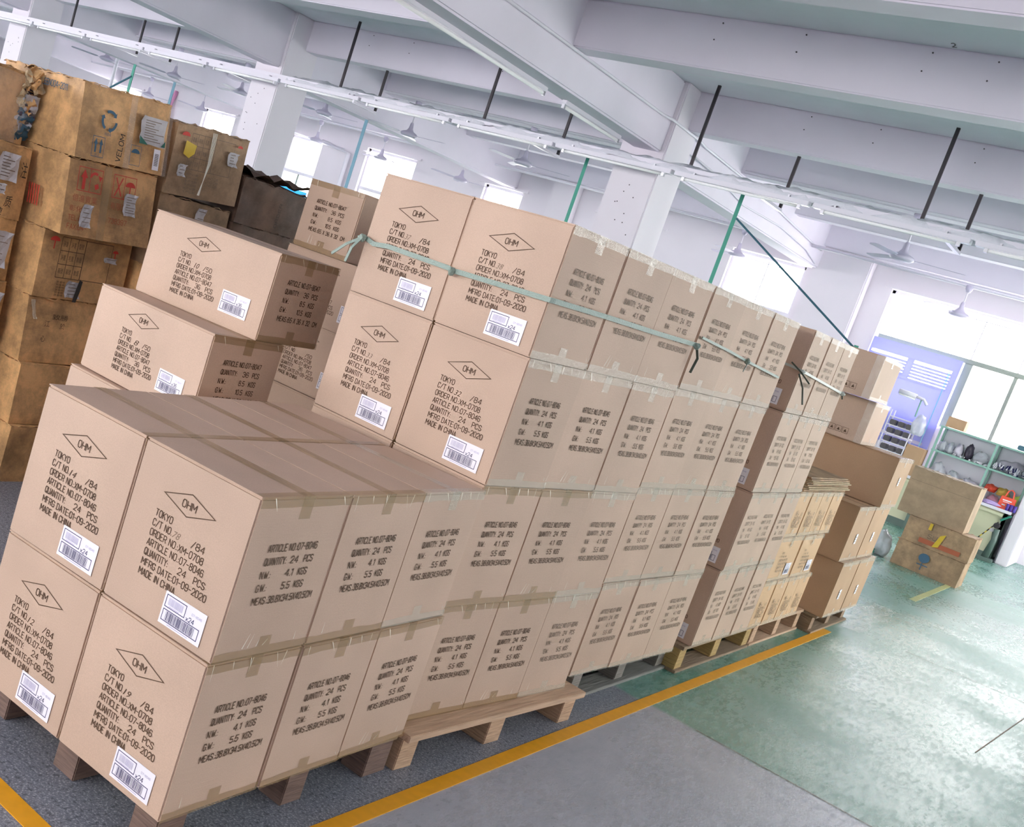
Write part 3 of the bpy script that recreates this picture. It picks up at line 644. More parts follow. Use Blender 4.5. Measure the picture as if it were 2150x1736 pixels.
variants('46n', W46, 0.287, H46, K['kraft'])
variants('47', 0.652, 0.358, 0.322, K['kraft'])
M['fp46'] = mesh_of(front_print(W46, H46, '8046', '24', '84'), 'front_print', K['ink'])
M['fp47'] = mesh_of(front_print(0.652, 0.322, '8047', '36', '50'), 'front_print', K['ink'])
M['lb46'] = mesh_of(label_mesh('8046', '24'), 'barcode_label', [K['paper'], K['navy'], K['lilac']])
M['lb47'] = mesh_of(label_mesh('8047', '36'), 'barcode_label', [K['paper'], K['navy'], K['lilac']])
M['sp46'] = mesh_of(side_print(ROW46), 'side_print', K['ink'])
M['sp46n'] = mesh_of(side_print(ROW46, 0.80), 'side_print', K['ink_pale'])
M['sp46f'] = mesh_of(side_print(ROW46), 'side_print', K['ink_grey'])
M['sp47'] = mesh_of(side_print(ROW47, 1.0, z0=0.085), 'side_print', K['ink'])
NCART = [0]
def carton(key, label, loc, rz, number=None, tape='t', front=True, side=True, curls=True, grp=None, faded=False, flaps=True, cat='carton'):
    w_, d_, h_ = {'46': (W46, D46, H46), '46n': (W46, 0.287, H46), '47': (0.652, 0.358, 0.322)}[key]
    NCART[0] += 1; s = NCART[0] % 3
    t = thing('carton', label, cat, loc, rz, grp)
    obj('carton_body', M[key][s], None, t)
    if flaps: obj('top_flap', M[key + '_fa'], None, t); obj('top_flap', M[key + '_fb'], None, t)
    for nm, me in zip(('seam_tape', 'edge_tape', 'edge_tape'), M['%s_%s%d' % (key, tape, s)]): obj(nm, me, None, t)
    if curls: obj('tape_ends', M['%s_u%d' % (key, s)], None, t)['kind'] = 'stuff'
    a = '47' if key == '47' else '46'
    if front:
        obj('front_print', M['fp' + a], None, t, (0, -d_ / 2 - 0.0018, 0))
        lx, lz = ((w_ / 2 - 0.186, 0.020) if a == '46' else (w_ / 2 - 0.213, 0.050))
        if number != '': obj('barcode_label', M['lb' + a], None, t, (lx, -d_ / 2 - 0.0024, lz))
        if number:
            bm = bmesh.new(); tx, top, stp = ((-0.290, 0.247, 0.025) if a == '46' else (-0.470, 0.187, 0.0235))
            text(bm, number, w_ / 2 + tx + (0.070 if a == '46' else 0.085), top - stp - 0.001, 0.026, 0.017 if a == '46' else 0.02, shear=0.3)
            q = obj('handwritten_number', bm, K['pencil'] if number in ('78', '37', '38', '33') else K['ink'], t, (0, -d_ / 2 - 0.0018, 0)); q['label'] = 'handwritten ' + number
    if side: obj('side_print', M['sp' + key + ('f' if faded else '')], None, t, (w_ / 2 + 0.0026, -d_ / 2, 0), PI / 2)
    return t
ORD = ['nearest', 'second', 'third']
ROWN = ['bottom', 'second', 'third', 'top']
# pallet loads:  (x0, y0, z0, theta, pitch_d) per layer, measured from the photograph
P1 = [(-0.002, -0.003, 0.135, 0.033, 0.356), (0.003, 0.002, 0.549, 0.045, 0.353)]
P2 = [(-0.092, 1.116, 0.139, -0.070, 0.349), (-0.082, 1.104, 0.552, -0.063, 0.3515), (-0.079, 1.103, 0.966, -0.060, 0.3515), (-0.075, 1.096, 1.380, -0.062, 0.3515)]
P3 = [(-0.059, 2.276, 0.146, -0.036, 0.3515), (-0.063, 2.275, 0.560, -0.038, 0.3515), (-0.064, 2.271, 0.973, -0.037, 0.355), (-0.061, 2.285, 1.387, -0.029, 0.355)]
def put(Lp, i, j, key, label, w_=0.3885, hw=None, number=None, jit=0.0, **kw):
    x0, y0, z0, th, pd = Lp
    lx, ly = -(i + 0.5) * w_ + jit, (j + 0.5) * pd; c, s = math.cos(th), math.sin(th)
    return carton(key, label, (x0 + c * lx - s * ly, y0 + s * lx + c * ly, z0), th + random.uniform(-0.006, 0.006), number=number, **kw)
put(P1[0], 0, 0, '46', 'carton numbered 19, nearest bottom corner of the front pallet', number='19')
put(P1[0], 1, 0, '46', 'carton numbered 12, cut by the left edge of the photo at bottom', number='12')
put(P1[1], 0, 0, '46', 'carton numbered 78, upper front corner of the front pallet', number='78')
put(P1[1], 1, 0, '46', 'carton numbered 14, upper left of the front pallet', number='14')
put(P1[0], 0, 1, '46', 'middle bottom carton on the long side of the front pallet', front=False, jit=0.003)
put(P1[0], 0, 2, '46', 'bottom carton at the far end of the front pallet, beside the pine pallet', front=False, jit=-0.002)
put(P1[1], 0, 1, '46', 'second upper carton along the aisle side of the front pallet', front=False, jit=0.002)
put(P1[1], 0, 2, '46', 'third upper carton of the front pallet, its corner overlapping the next stack', front=False, tape='c')
put(P1[1], 1, 1, '46', 'upper carton showing only its top, behind carton 14', front=False, side=False)
put(P1[1], 1, 2, '46', 'upper carton showing only its top, at the foot of carton 33', front=False, side=False)
for k, Lp in enumerate(P2):
    for j in range(3):
        num = {2: '32', 3: '38'}.get(k) if j == 0 else None
        lab = {(2, 0): 'carton numbered 32, third row corner of the second pallet', (3, 0): 'strapped carton numbered 38 on the top corner of the second pallet'}.get((k, j), 'carton in the %s row of the second pallet, %s along the aisle' % (ROWN[k], ORD[j]))
        put(Lp, 0, j, '46', lab, number=num, front=(j == 0 and k >= 2), faded=(j == 2 or k == 3), tape='t' if k < 2 and j < 2 else 'c', jit=random.uniform(-0.004, 0.003))
put(P2[1], 1, 0, '46', 'carton peeking out under carton 33, level with the front pallet top', front=False, side=False)
put(P2[2], 1, 0, '46', 'carton numbered 33, third row left on the second pallet', number='33', side=False)
put(P2[3], 1, 0, '46', 'strapped carton numbered 37, tallest at the left of the second pallet', number='37', side=False)
for k, Lp in enumerate(P3):
    for j in range(3):
        put(Lp, 0, j, '46', 'carton in the %s row of the third pallet, %s along the aisle' % (ROWN[k], ORD[j]), front=False, tape='c', faded=True, jit=random.uniform(-0.004, 0.003))
# fourth pallet: narrower cartons then mixed small ones
for k in range(4):
    z = 0.146 + k * 0.4145
    for j in range(3):
        y = 3.562 + j * 0.291 + (0.02 if k == 3 else 0)
        lab = 'carton in the %s row of the fourth pallet, %s along the aisle' % (ROWN[k], ORD[j])
        if j == 0: lab = 'carton with its dark front and white label showing, %s row of fourth pallet' % ROWN[k]
        carton('46n', lab, (-0.012 - W46 / 2 + random.uniform(-0.004, 0.004), y + 0.1435, z), random.uniform(-0.006, 0.004), front=(j == 0), tape='c')
def plain(label, x0, x1, y0, y1, z0, z1, mat='kraft_plain', parts=True, name='carton', tp='c', tabs=True, bulge=0.0014, rz=0.0, cat='carton', grp=None):
    w_, d_, h_ = x1 - x0, y1 - y0, z1 - z0
    t = thing(name, label, cat, ((x0 + x1) / 2, (y0 + y1) / 2, z0), rz, grp)
    obj('carton_body', carton_body(w_ - 0.004, d_ - 0.004, h_ - 0.004, bulge), K[mat], t)
    obj('top_flap', box(-w_ / 2 + 0.002, w_ / 2 - 0.002, -d_ / 2 + 0.002, -0.002, h_ - 0.004, h_, 0.001), K[mat], t)
    obj('top_flap', box(-w_ / 2 + 0.002, w_ / 2 - 0.002, 0.002, d_ / 2 - 0.002, h_ - 0.004, h_, 0.001), K[mat], t)
    if tabs:
        for nm, b_ in zip(('seam_tape', 'edge_tape', 'edge_tape'), tape_pieces(w_, d_, h_, random.randint(0, 99))): obj(nm, b_, K['tape_clear' if tp == 'c' else 'tape'], t)
        obj('tape_ends', curl_mesh(w_, d_, h_, random.randint(0, 99), 5), K['tapeend'], t)['kind'] = 'stuff'
    return t, w_, d_, h_
def block_print(bm, u0, u1, v0, v1):      # small block of text on its side
    for i in range(4):
        text(bm, ('ARTICLE NO.:', 'QUANTITY:', 'N.W.:   KGS', 'MEAS.:')[i], u0 + (u1 - u0) * (0.24 * i + 0.2), v0, (v1 - v0) * (0.95, 0.8, 0.6, 0.95)[i], (u1 - u0) * 0.15, rot=PI / 2)
TW = 0.25
for lev, (z0, z1, n, nm) in enumerate(((0.148, 0.433, 4, 'bottom'), (0.435, 0.703, 2, ''), (0.705, 0.978, 4, 'upper'))):
    for j in range(n):
        dy = (5.46 - 4.46) / n if lev != 1 else 0.45
        y0 = 4.45 + j * dy + 0.002; y1 = y0 + dy - 0.004
        if lev == 1: lab = 'orange-tinted carton showing logo and label, %s of the pair near the fourth pallet end' % ('left', 'right')[j]
        else: lab = 'small orange-tinted carton, %s from the left in the %s row at the fourth pallet end' % (('first', 'second', 'third', 'fourth')[j], nm)
        t, w_, d_, h_ = plain(lab, -0.40, -0.012 + random.uniform(-0.004, 0.004), y0, y1, z0, z1, mat='kraft_plain2' if 'kraft_plain2' in K else 'kraft_plain', bulge=0.001)
        bm = bmesh.new()
        if lev == 1:
            s = 0.62
            P_ = [(0.16, 0.225), (0.205, 0.25), (0.25, 0.225), (0.205, 0.2)]
            for i in range(4):
                a, b_ = P_[i], P_[(i + 1) % 4]; ca, cb = [(0.205 + (q_[0] - 0.205) * 0.92, 0.225 + (q_[1] - 0.225) * 0.92) for q_ in (a, b_)]
                flat(bm, [a, b_, cb, ca])
            text(bm, 'OHM', 0.192, 0.219, 0.026, 0.012)
            for i, s_ in enumerate(('TOKYO', 'C/T NO.  /84', 'ORDER NO.:XM-0708', 'ARTICLE NO.:07-8046', 'QUANTITY: 24 PCS', 'MADE IN CHINA')): text(bm, s_, 0.10, 0.165 - i * 0.022, 0.009 * len(s_), 0.014)
            q = obj('barcode_label', M['lb46'], None, t, (w_ / 2 + 0.0028, -d_ / 2 + 0.27, 0.03), PI / 2); q.scale = (0.8, 1, 0.9)
        else: block_print(bm, 0.05, 0.20, 0.06, 0.17)
        obj('side_print', bm, K['ink_grey'], t, (w_ / 2 + 0.0028, -d_ / 2, 0), PI / 2)
# fifth stack, bigger plain cartons
def paper_on(t, x, y, z, w_, h_, rz=PI / 2, mat='paper', lines=3):
    bm = bmesh.new(); rect(bm, 0, w_, 0, h_)
    for i in range(lines): rect(bm, w_ * 0.15, w_ * (0.5 + 0.3 * random.random()), h_ * (0.2 + 0.22 * i), h_ * (0.2 + 0.22 * i) + h_ * 0.07, 1, -0.0004)
    return obj('paper_label', bm, [K[mat], K['ink_grey']], t, (x, y, z), rz)
for args in (('plain brown carton at floor level of the fifth stack, left one', -0.52, 0.08, 5.76, 6.24, 0.13, 0.52), ('plain brown carton at floor level of the fifth stack, right one', -0.52, 0.08, 6.25, 6.73, 0.13, 0.52),
             ('plain brown carton with label, second level of the fifth stack, left one', -0.55, 0.055, 5.70, 6.18, 0.523, 0.905), ('plain brown carton with label, second level of the fifth stack, right one', -0.55, 0.055, 6.19, 6.67, 0.523, 0.905)):
    t, w_, d_, h_ = plain(*args); paper_on(t, w_ / 2 + 0.0028, -0.04, 0.12, 0.05, 0.07)
t, w_, d_, h_ = plain('large plain brown carton in the middle of the fifth stack', -0.56, 0.08, 6.14, 6.64, 0.908, 1.262); paper_on(t, w_ / 2 + 0.0028, -0.02, 0.16, 0.045, 0.06)
for lab, y0, y1, z0, z1 in (('plain carton with small icons near the top of the fifth stack', 6.06, 6.52, 1.265, 1.562), ('topmost plain carton with small icons on the fifth stack', 5.80, 6.36, 1.565, 1.86)):
    t, w_, d_, h_ = plain(lab, -0.72, -0.17, y0, y1, z0, z1, mat='kraft')
    obj('corner_tape', box(w_ / 2 - 0.05, w_ / 2 + 0.004, -d_ / 2 - 0.004, -d_ / 2 - 0.002, 0.0, h_), K['film'], t)  # pale see-through band down the front right corner
    bm = bmesh.new()
    for i in range(5): frame_(bm, 0.16 + i * 0.045, 0.20 + i * 0.045, 0.035, 0.075, 0.002); flat(bm, [(0.17 + i * 0.045, 0.045), (0.19 + i * 0.045, 0.045), (0.18 + i * 0.045, 0.065)])
    obj('icon_print', bm, K['ink'], t, (-w_ / 2 + 0.07, -d_ / 2 - 0.0028, 0))
# flattened cartons on the fourth pallet end
for k in range(5):
    bm = bmesh.new(); z0 = 0.981 + k * 0.0165; n = 6
    x0, x1, y0, y1 = -0.42, -0.02 + 0.02 * (k % 2), 4.50 + 0.02 * k, 5.46 + 0.015 * (k % 3)
    bx(bm, x0, x1, y0, y1, z0, z0 + 0.006); bx(bm, x0 + 0.01, x1 - 0.008, y0 + 0.01, y1 - 0.02, z0 + 0.0085, z0 + 0.0145)
    tag(obj('flattened_carton', bm, K['board_edge'] if k % 2 else K['kraft_grey'], None), ('bottom', 'second lowest', 'middle', 'second highest', 'topmost')[k] + ' folded flat carton in the pile on the small cartons', 'flat carton', 'folded cartons on the fourth pallet')

# 07-8047 cartons behind the front pallet
carton('47', 'long carton numbered 10 of 50, topmost beside the old cartons', (-1.119 - 0.326, 1.05 + 0.165, 1.100), 0.05, number='10')
carton('47', 'long carton numbered 8 of 50, directly under number 10', (-1.108 - 0.326, 0.85 + 0.185, 0.777), -0.02, number='8')
carton('47', 'long carton mostly hidden, only its left top corner shows behind carton 14', (-1.125 - 0.326, 0.83 + 0.18, 0.452), 0.0, number='', front=False)
carton('47', 'long carton at the foot of the numbered 8 and 10 stack', (-1.125 - 0.326, 0.83 + 0.18, 0.128), 0.01, number='', front=False)
carton('47', 'carton end reading 07-8047 above its neighbours, left of carton 37', (-1.696 - 0.179, 2.141 + 0.33, 1.424), -PI / 2 - 0.04, front=False)
carton('47', 'long carton under the 07-8047 carton end, with logo partly hidden by number 10', (-1.43 - 0.326, 2.14 + 0.18, 1.100), -0.03)
carton('47', 'long carton third from top left of the second pallet', (-1.43 - 0.326, 2.14 + 0.18, 0.777), -0.02)
carton('47', 'long carton low in the gap left of the second pallet', (-1.43 - 0.326, 2.14 + 0.18, 0.452), -0.02, front=False)
carton('47', 'lowest long carton in the gap left of the second pallet', (-1.43 - 0.326, 2.14 + 0.18, 0.128), -0.02, front=False)

# ------------------------------------------------------------------ pallets
def pallet(label, x0, x1, y0, y1, h_, top, blocks, btm=True, run='y', boards=5, bh=0.02, over=0.0, blockmat=None):
    t = thing('wooden_pallet', label, 'pallet', ((x0 + x1) / 2, (y0 + y1) / 2, 0)); W_, D_ = (x1 - x0) / 2, (y1 - y0) / 2
    bw = 0.1
    for k in range(boards):
        if run == 'y':
            c = -W_ + bw / 2 + (2 * W_ - bw) * k / (boards - 1); obj('deck_board', box(c - bw / 2, c + bw / 2, -D_, D_, h_ - bh, h_, 0.002), K[top], t)
        else:
            c = -D_ + bw / 2 + (2 * D_ - bw) * k / (boards - 1); obj('deck_board', box(-W_, W_, c - bw / 2, c + bw / 2, h_ - bh, h_, 0.002), K[top], t)
    for (cx_, cy_, lx, ly) in blocks:
        obj('block', box(cx_ - lx / 2, cx_ + lx / 2, cy_ - ly / 2, cy_ + ly / 2, 0.016 if btm else 0.0, h_ - bh, 0.003), K[blockmat if blockmat in ('ply', 'wood_dark') else top + '_b'], t)
    if btm:
        for c in (-W_ + bw / 2, 0, W_ - bw / 2): obj('bottom_board', box(c - bw / 2, c + bw / 2, -D_, D_, 0, 0.016, 0.002), K[top], t)
    return t
b9 = [(sx_ * 0.33 , sy_ * 0.44, 0.1, 0.1) for sx_ in (-1, 0, 1) for sy_ in (-1, 0, 1)]
pallet('weathered pallet with dark blocks under the front cartons', -0.80, -0.05, 0.06, 1.06, 0.135, 'wood_old', [(-0.32, -0.44, 0.09, 0.1), (0.0, -0.44, 0.09, 0.1), (0.32, -0.44, 0.09, 0.1), (-0.32, 0.02, 0.09, 0.1), (0.0, 0.02, 0.09, 0.1), (0.32, 0.04, 0.09, 0.09), (-0.32, 0.44, 0.09, 0.1), (0.0, 0.44, 0.09, 0.1), (0.32, 0.44, 0.09, 0.12)], btm=False, blockmat='wood_dark')
t = pallet('new pale pine pallet under the second stack, its edge board sticking out', -0.90, 0.012, 1.10, 2.27, 0.138, 'wood', [(0.0, -0.53, 0.86, 0.095), (0.0, 0.0, 0.86, 0.1), (0.0, 0.53, 0.86, 0.095)], btm=False, bh=0.024)
t.rotation_euler = (0, 0, -0.05)
pallet('grey old pallet flat under the third stack', -0.72, -0.08, 2.42, 3.5, 0.145, 'wood_grey', [(0.0, -0.48, 0.6, 0.09), (0.0, 0, 0.6, 0.09), (0.0, 0.49, 0.6, 0.09)], btm=True)
pallet('old pallet with layered ply blocks under the fourth stack', -0.75, -0.025, 3.50, 4.66, 0.146, 'wood_old', [(0.0, -0.53, 0.7, 0.1), (0.0, 0.0, 0.7, 0.1), (0.0, 0.53, 0.7, 0.1)], btm=True, blockmat='ply')
pallet('reddish pallet with pale edge under the orange-tinted cartons', -0.75, -0.03, 4.70, 5.72, 0.146, 'wood', [(0.0, -0.46, 0.7, 0.09), (0.0, 0.0, 0.7, 0.09), (0.0, 0.46, 0.7, 0.09)], btm=True, blockmat='wood')
pallet('pale old pallet under the fifth stack of plain cartons', -0.60, 0.05, 5.76, 6.75, 0.13, 'wood_old', [(0.0, -0.44, 0.6, 0.09), (0.0, 0.0, 0.6, 0.09), (0.0, 0.44, 0.6, 0.09)], btm=True)
pallet('old pallet under the long 07-8047 cartons', -1.80, -1.10, 0.80, 1.25, 0.127, 'wood_old', [(-0.3, 0, 0.09, 0.4), (0.0, 0.0, 0.09, 0.4), (0.3, 0, 0.09, 0.4)], btm=False)
pallet('old pallet left of the second stack', -2.10, -1.42, 2.12, 2.80, 0.127, 'wood_old', [(-0.3, 0, 0.09, 0.6), (0.0, 0.0, 0.09, 0.6), (0.3, 0, 0.09, 0.6)], btm=False)

# ------------------------------------------------------------------ straps
def ribbon(name, label, pts, nrm, wd, mat, knots=(), tails=()):
    t = thing(name, label, 'strap', pts[0])
    o0 = Vector(pts[0])
    def rib(ps, wd, up=Vector((0, 0, 1))):
        bm = bmesh.new(); V = []
        for i, p in enumerate(ps):
            p = Vector(p) - o0; n = Vector(nrm[min(i, len(nrm) - 1)])
            d = (Vector(ps[min(i + 1, len(ps) - 1)]) - Vector(ps[max(i - 1, 0)])).normalized(); s = d.cross(n).normalized() * wd / 2
            V.append([bm.verts.new(p - s + n * 0.003), bm.verts.new(p + s + n * 0.003), bm.verts.new(p + s), bm.verts.new(p - s)])
        for a, b_ in zip(V, V[1:]):
            for k in range(4): bm.faces.new((a[k], a[(k + 1) % 4], b_[(k + 1) % 4], b_[k]))
        bm.faces.new(V[0]); bm.faces.new(V[-1][::-1]); return bm
    obj('strap_band', rib(pts, wd), K[mat], t)
    for kp in knots:
        bm = bmesh.new(); bmesh.ops.create_icosphere(bm, subdivisions=2, radius=0.013)
        for v in bm.verts: v.co *= 1 + 0.5 * noise.noise(v.co * 90 + Vector(kp))
        obj('knot', bm, K[mat], t, Vector(kp) - o0)
    for tp, tm in tails: obj('strap_tail', rib(tp, wd * 0.6), K[tm], t)
ribbon('packing_strap', 'green packing strap knotted around cartons 37 and 38', [(-0.875, 1.137, 1.556), (-0.84, 1.133, 1.564), (-0.797, 1.131, 1.553), (-0.733, 1.127, 1.560), (-0.463, 1.110, 1.556), (-0.442, 1.107, 1.552), (-0.403, 1.106, 1.554), (-0.068, 1.084, 1.561), (-0.062, 1.10, 1.562), (-0.040, 1.436, 1.564), (-0.018, 1.789, 1.563), (0.004, 2.121, 1.566)], [(0, -1, 0)] * 7 + [(0.5, -0.8, 0)] + [(1, 0, 0)] * 4, 0.016, 'strap',
       knots=[(-0.842, 1.12, 1.562), (-0.443, 1.10, 1.55), (0.012, 2.121, 1.562)], tails=[([(-0.842, 1.115, 1.56), (-0.885, 1.10, 1.525), (-0.935, 1.10, 1.478)], 'strap'), ([(-0.842, 1.115, 1.56), (-0.858, 1.10, 1.52), (-0.868, 1.10, 1.468)], 'strap'), ([(0.012, 2.125, 1.558), (0.016, 2.16, 1.52), (0.012, 2.15, 1.462)], 'strapdark')])
ribbon('packing_strap', 'thin grey strap knotted across the top row of the third pallet', [(-0.045, 2.29, 1.599), (-0.036, 2.602, 1.582), (-0.029, 2.847, 1.564), (-0.016, 3.284, 1.538)], [(1, 0, 0)], 0.010, 'strap', knots=[(-0.022, 2.82, 1.564)], tails=[([(-0.02, 2.82, 1.563), (-0.015, 2.80, 1.545), (-0.01, 2.77, 1.52)], 'strapdark')])
ribbon('packing_strap', 'pale strap with dark hanging tails on the fourth stack top row', [(-0.36, 3.572, 1.62), (-0.062, 3.572, 1.607), (-0.004, 3.571, 1.600), (-0.002, 3.60, 1.597), (-0.002, 4.39, 1.555)], [(0, -1, 0), (0, -1, 0), (0.6, -0.7, 0), (1, 0, 0), (1, 0, 0)], 0.012, 'strapwhite', knots=[(-0.003, 3.568, 1.595), (0.004, 4.39, 1.552)],
       tails=[([(-0.063, 3.555, 1.625), (-0.003, 3.552, 1.592), (0.05, 3.55, 1.552)], 'strapdark'), ([(-0.01, 3.55, 1.583), (0.03, 3.55, 1.524), (0.055, 3.55, 1.45)], 'strapdark'), ([(0.004, 4.39, 1.552), (0.012, 4.40, 1.525)], 'strapdark')])
# ------------------------------------------------------------------ old dusty cartons
def old_box(name, label, foot, z0, z1, mat, seed, amp=0.012, rag=0.03, sag=0.0, lean=0.0, tilt=0.0, y0=0.0):
    """crumpled carton on a given footprint (counter-clockwise from above), leaning by lean (x per metre) and tilted by tilt (z per metre of y)"""
    cx_ = sum(p[0] for p in foot) / len(foot); cy_ = sum(p[1] for p in foot) / len(foot)
    t = thing(name, label, 'carton', (cx_, cy_, z0))
    F = [Vector((p[0] - cx_, p[1] - cy_, 0)) for p in foot]; h_ = z1 - z0; bm = bmesh.new(); off = Vector((seed * 7.3, seed * 3.1, 0))
    sh = lambda v: Vector((v.x + lean * (v.z - h_ / 2), v.y, v.z + tilt * (v.y + cy_ - y0)))
    t['shear'] = (lean, tilt, h_, y0 - cy_)
    nz_, ring, pts = 8, [], []
    for i, p in enumerate(F):
        q = F[(i + 1) % len(F)]; n = max(3, int((q - p).length / 0.05))
        for k in range(n): pts.append((p.lerp(q, k / n), (q - p).normalized(), k == 0))
    for r in range(nz_ + 1):
        z = h_ * r / nz_; row = []
        for (p, d, corner) in pts:
            nn = Vector((d.y, -d.x, 0)); u = noise.noise(Vector((p.x * 5, p.y * 5, z * 5)) + off) * amp + noise.noise(Vector((p.x * 19, p.y * 19, z * 17)) + off) * amp * 0.45
            edge = 1 if 0 < r < nz_ else 0.3
            row.append(bm.verts.new(sh(p + nn * (u * edge * (0.3 if corner else 1)) + Vector((0, 0, z + (noise.noise(Vector((p.x * 9, p.y * 9, 1)) + off) * 0.010 if r == nz_ else 0))))))
        ring.append(row)
    m_ = len(pts)
    for a, b_ in zip(ring, ring[1:]):
        for k in range(m_): bm.faces.new((a[k], a[(k + 1) % m_], b_[(k + 1) % m_], b_[k]))
    c0 = bm.verts.new(sh(Vector((0, 0, 0)))); c1 = bm.verts.new(sh(Vector((0, 0, h_ - sag))))
    for k in range(m_):
        bm.faces.new((ring[0][(k + 1) % m_], ring[0][k], c0)); bm.faces.new((ring[-1][k], ring[-1][(k + 1) % m_], c1))
    bmesh.ops.recalc_face_normals(bm, faces=bm.faces[:])
    o = smooth(obj('carton_body', bm, K[mat], t)); o.data.set_sharp_from_angle(angle=0.75)
    if rag:      # ragged torn flap edges lying along the top rim
        for i in range(len(F)):
            p, q = F[i], F[(i + 1) % len(F)]; n = max(8, int((q - p).length / 0.012)); d = (q - p).normalized(); nn = Vector((d.y, -d.x, 0)); prev = None; bm = bmesh.new()
            for k in range(n + 1):
                c = p.lerp(q, k / n); w0 = noise.noise(Vector((k * 0.16, i * 3, seed))); o_ = rag * max(0.0, 0.25 + 1.3 * w0 + 0.8 * noise.noise(Vector((k * 0.9, i, seed + 5)))); dz = 0.014 * noise.noise(Vector((k * 0.3, seed, i))) - 0.25 * o_
                a = bm.verts.new(sh(c - nn * 0.03 + Vector((0, 0, h_ + 0.003)))); b_ = bm.verts.new(sh(c + nn * o_ * 0.6 + Vector((0, 0, h_ + 0.005 + dz)))); e = bm.verts.new(sh(c + nn * o_ * 0.6 + Vector((0, 0, h_ + 0.001 + dz))))
                if prev: bm.faces.new((prev[0], a, b_, prev[1])); bm.faces.new((prev[1], b_, e, prev[2]))
                prev = (a, b_, e)
            obj('torn_flap', bm, K[mat], t)
    return t, Vector((cx_, cy_, z0))
def face_part(t, c, name, bm, mats, p0, ang, z, off=0.016, sx_=1.0):
    """bm in the u,v plane placed on the wall that starts at p0 and runs at angle ang, following the carton's lean and tilt"""
    lean, tilt, h_, y0 = t['shear']; ca, sa = math.cos(ang), math.sin(ang); ox, oy, oz = p0[0] - c.x + sa * off, p0[1] - c.y - ca * off, z - c.z
    for v in bm.verts:
        u, y, w = v.co.x * sx_, v.co.y, v.co.z
        x_, y_, z_ = ox + ca * u - sa * y, oy + sa * u + ca * y, oz + w
        v.co = Vector((x_ + lean * (z_ - h_ / 2), y_, z_ + tilt * (y_ - y0)))
    return obj(name, bm, mats, t)
def paper(u, v, w_, h_, seed, lines=6, skew=0.0):
    bm = bmesh.new(); rnd = random.Random(seed); n = 5; G = []
    for i in range(n + 1):
        for j in range(n + 1):
            a, b_ = i / n, j / n
            G.append(bm.verts.new((u + w_ * a + skew * b_ + 0.004 * rnd.random(), -0.006 * rnd.random() - (0.012 if (i in (0, n) and j in (0, n)) else 0), v + h_ * b_ + 0.004 * rnd.random())))
    for i in range(n):
        for j in range(n): bm.faces.new((G[i * (n + 1) + j], G[(i + 1) * (n + 1) + j], G[(i + 1) * (n + 1) + j + 1], G[i * (n + 1) + j + 1]))
    for k in range(lines):
        vv = v + h_ * (0.88 - 0.8 * k / lines); rect(bm, u + w_ * 0.12 + skew * 0.5, u + w_ * rnd.uniform(0.45, 0.9) + skew * 0.5, vv - 0.003, vv, 1, -0.0135)
    return bm
def arrow_up(bm, u, v, w_, h_):
    rect(bm, u - w_ * 0.22, u + w_ * 0.22, v, v + h_ * 0.6); flat(bm, [(u - w_ / 2, v + h_ * 0.58), (u + w_ / 2, v + h_ * 0.58), (u, v + h_)])
def umbrella(bm, u, v, r, stem=True):
    flat(bm, [(u + r * math.cos(PI * k / 8), v + r * 0.75 * math.sin(PI * k / 8)) for k in range(9)])
    if stem: rect(bm, u - 0.003, u + 0.003, v - r * 1.3, v)
def grid_(bm, u0, u1, v0, v1, nu, nv, t_=0.003, words=True):
    for i in range(nu + 1): x = u0 + (u1 - u0) * i / nu; rect(bm, x - t_ / 2, x + t_ / 2, v0, v1)
    for j in range(nv + 1): z = v0 + (v1 - v0) * j / nv; rect(bm, u0, u1, z - t_ / 2, z + t_ / 2)
    if words:
        for i in range(nu):
            for j in range(nv): text(bm, random.choice(('型號', '數量', '箱號', '毛重', '淨重', '尺寸')), u0 + (u1 - u0) * (i + 0.18) / nu, v0 + (v1 - v0) * (j + 0.3) / nv, (u1 - u0) / nu * 0.62, (v1 - v0) / nv * 0.4)
YB_ = 1.19; LB = 0.50; A9 = PI / 2
def foot_b(cx_, L=0.62, y0=YB_, D=LB): return [(cx_ - L, y0), (cx_, y0), (cx_, y0 + D), (cx_ - L, y0 + D)]
layers = [(0.0, 0.268, -2.50, 'lowest brown old carton of the tall left stack'), (0.272, 0.552, -2.54, 'plain sagging old carton second from the floor in the tall left stack'), (0.556, 0.852, -2.60, 'old carton with black characters and a torn corner, left stack'),
          (0.856, 1.160, -2.62, 'old carton with red umbrella and printed table, left stack'), (1.164, 1.498, -2.56, 'old carton with red arrows and red Chinese company text'), (1.502, 1.825, -2.60, 'torn old carton with blue recycling symbol, top of the left stack')]
OB = []
for i, (z0, z1, cxx, lab) in enumerate(layers):
    OB.append(old_box('old_carton', lab, foot_b(cxx), z0, z1, 'kraft_old', i + 1, 0.012, 0.03 if i in (2, 3, 5) else 0.018, lean=(0, -0.07, -0.14, -0.08, -0.2, -0.2)[i], tilt=0.013 * i, y0=YB_))
fp = lambda i: (layers[i][2], YB_)
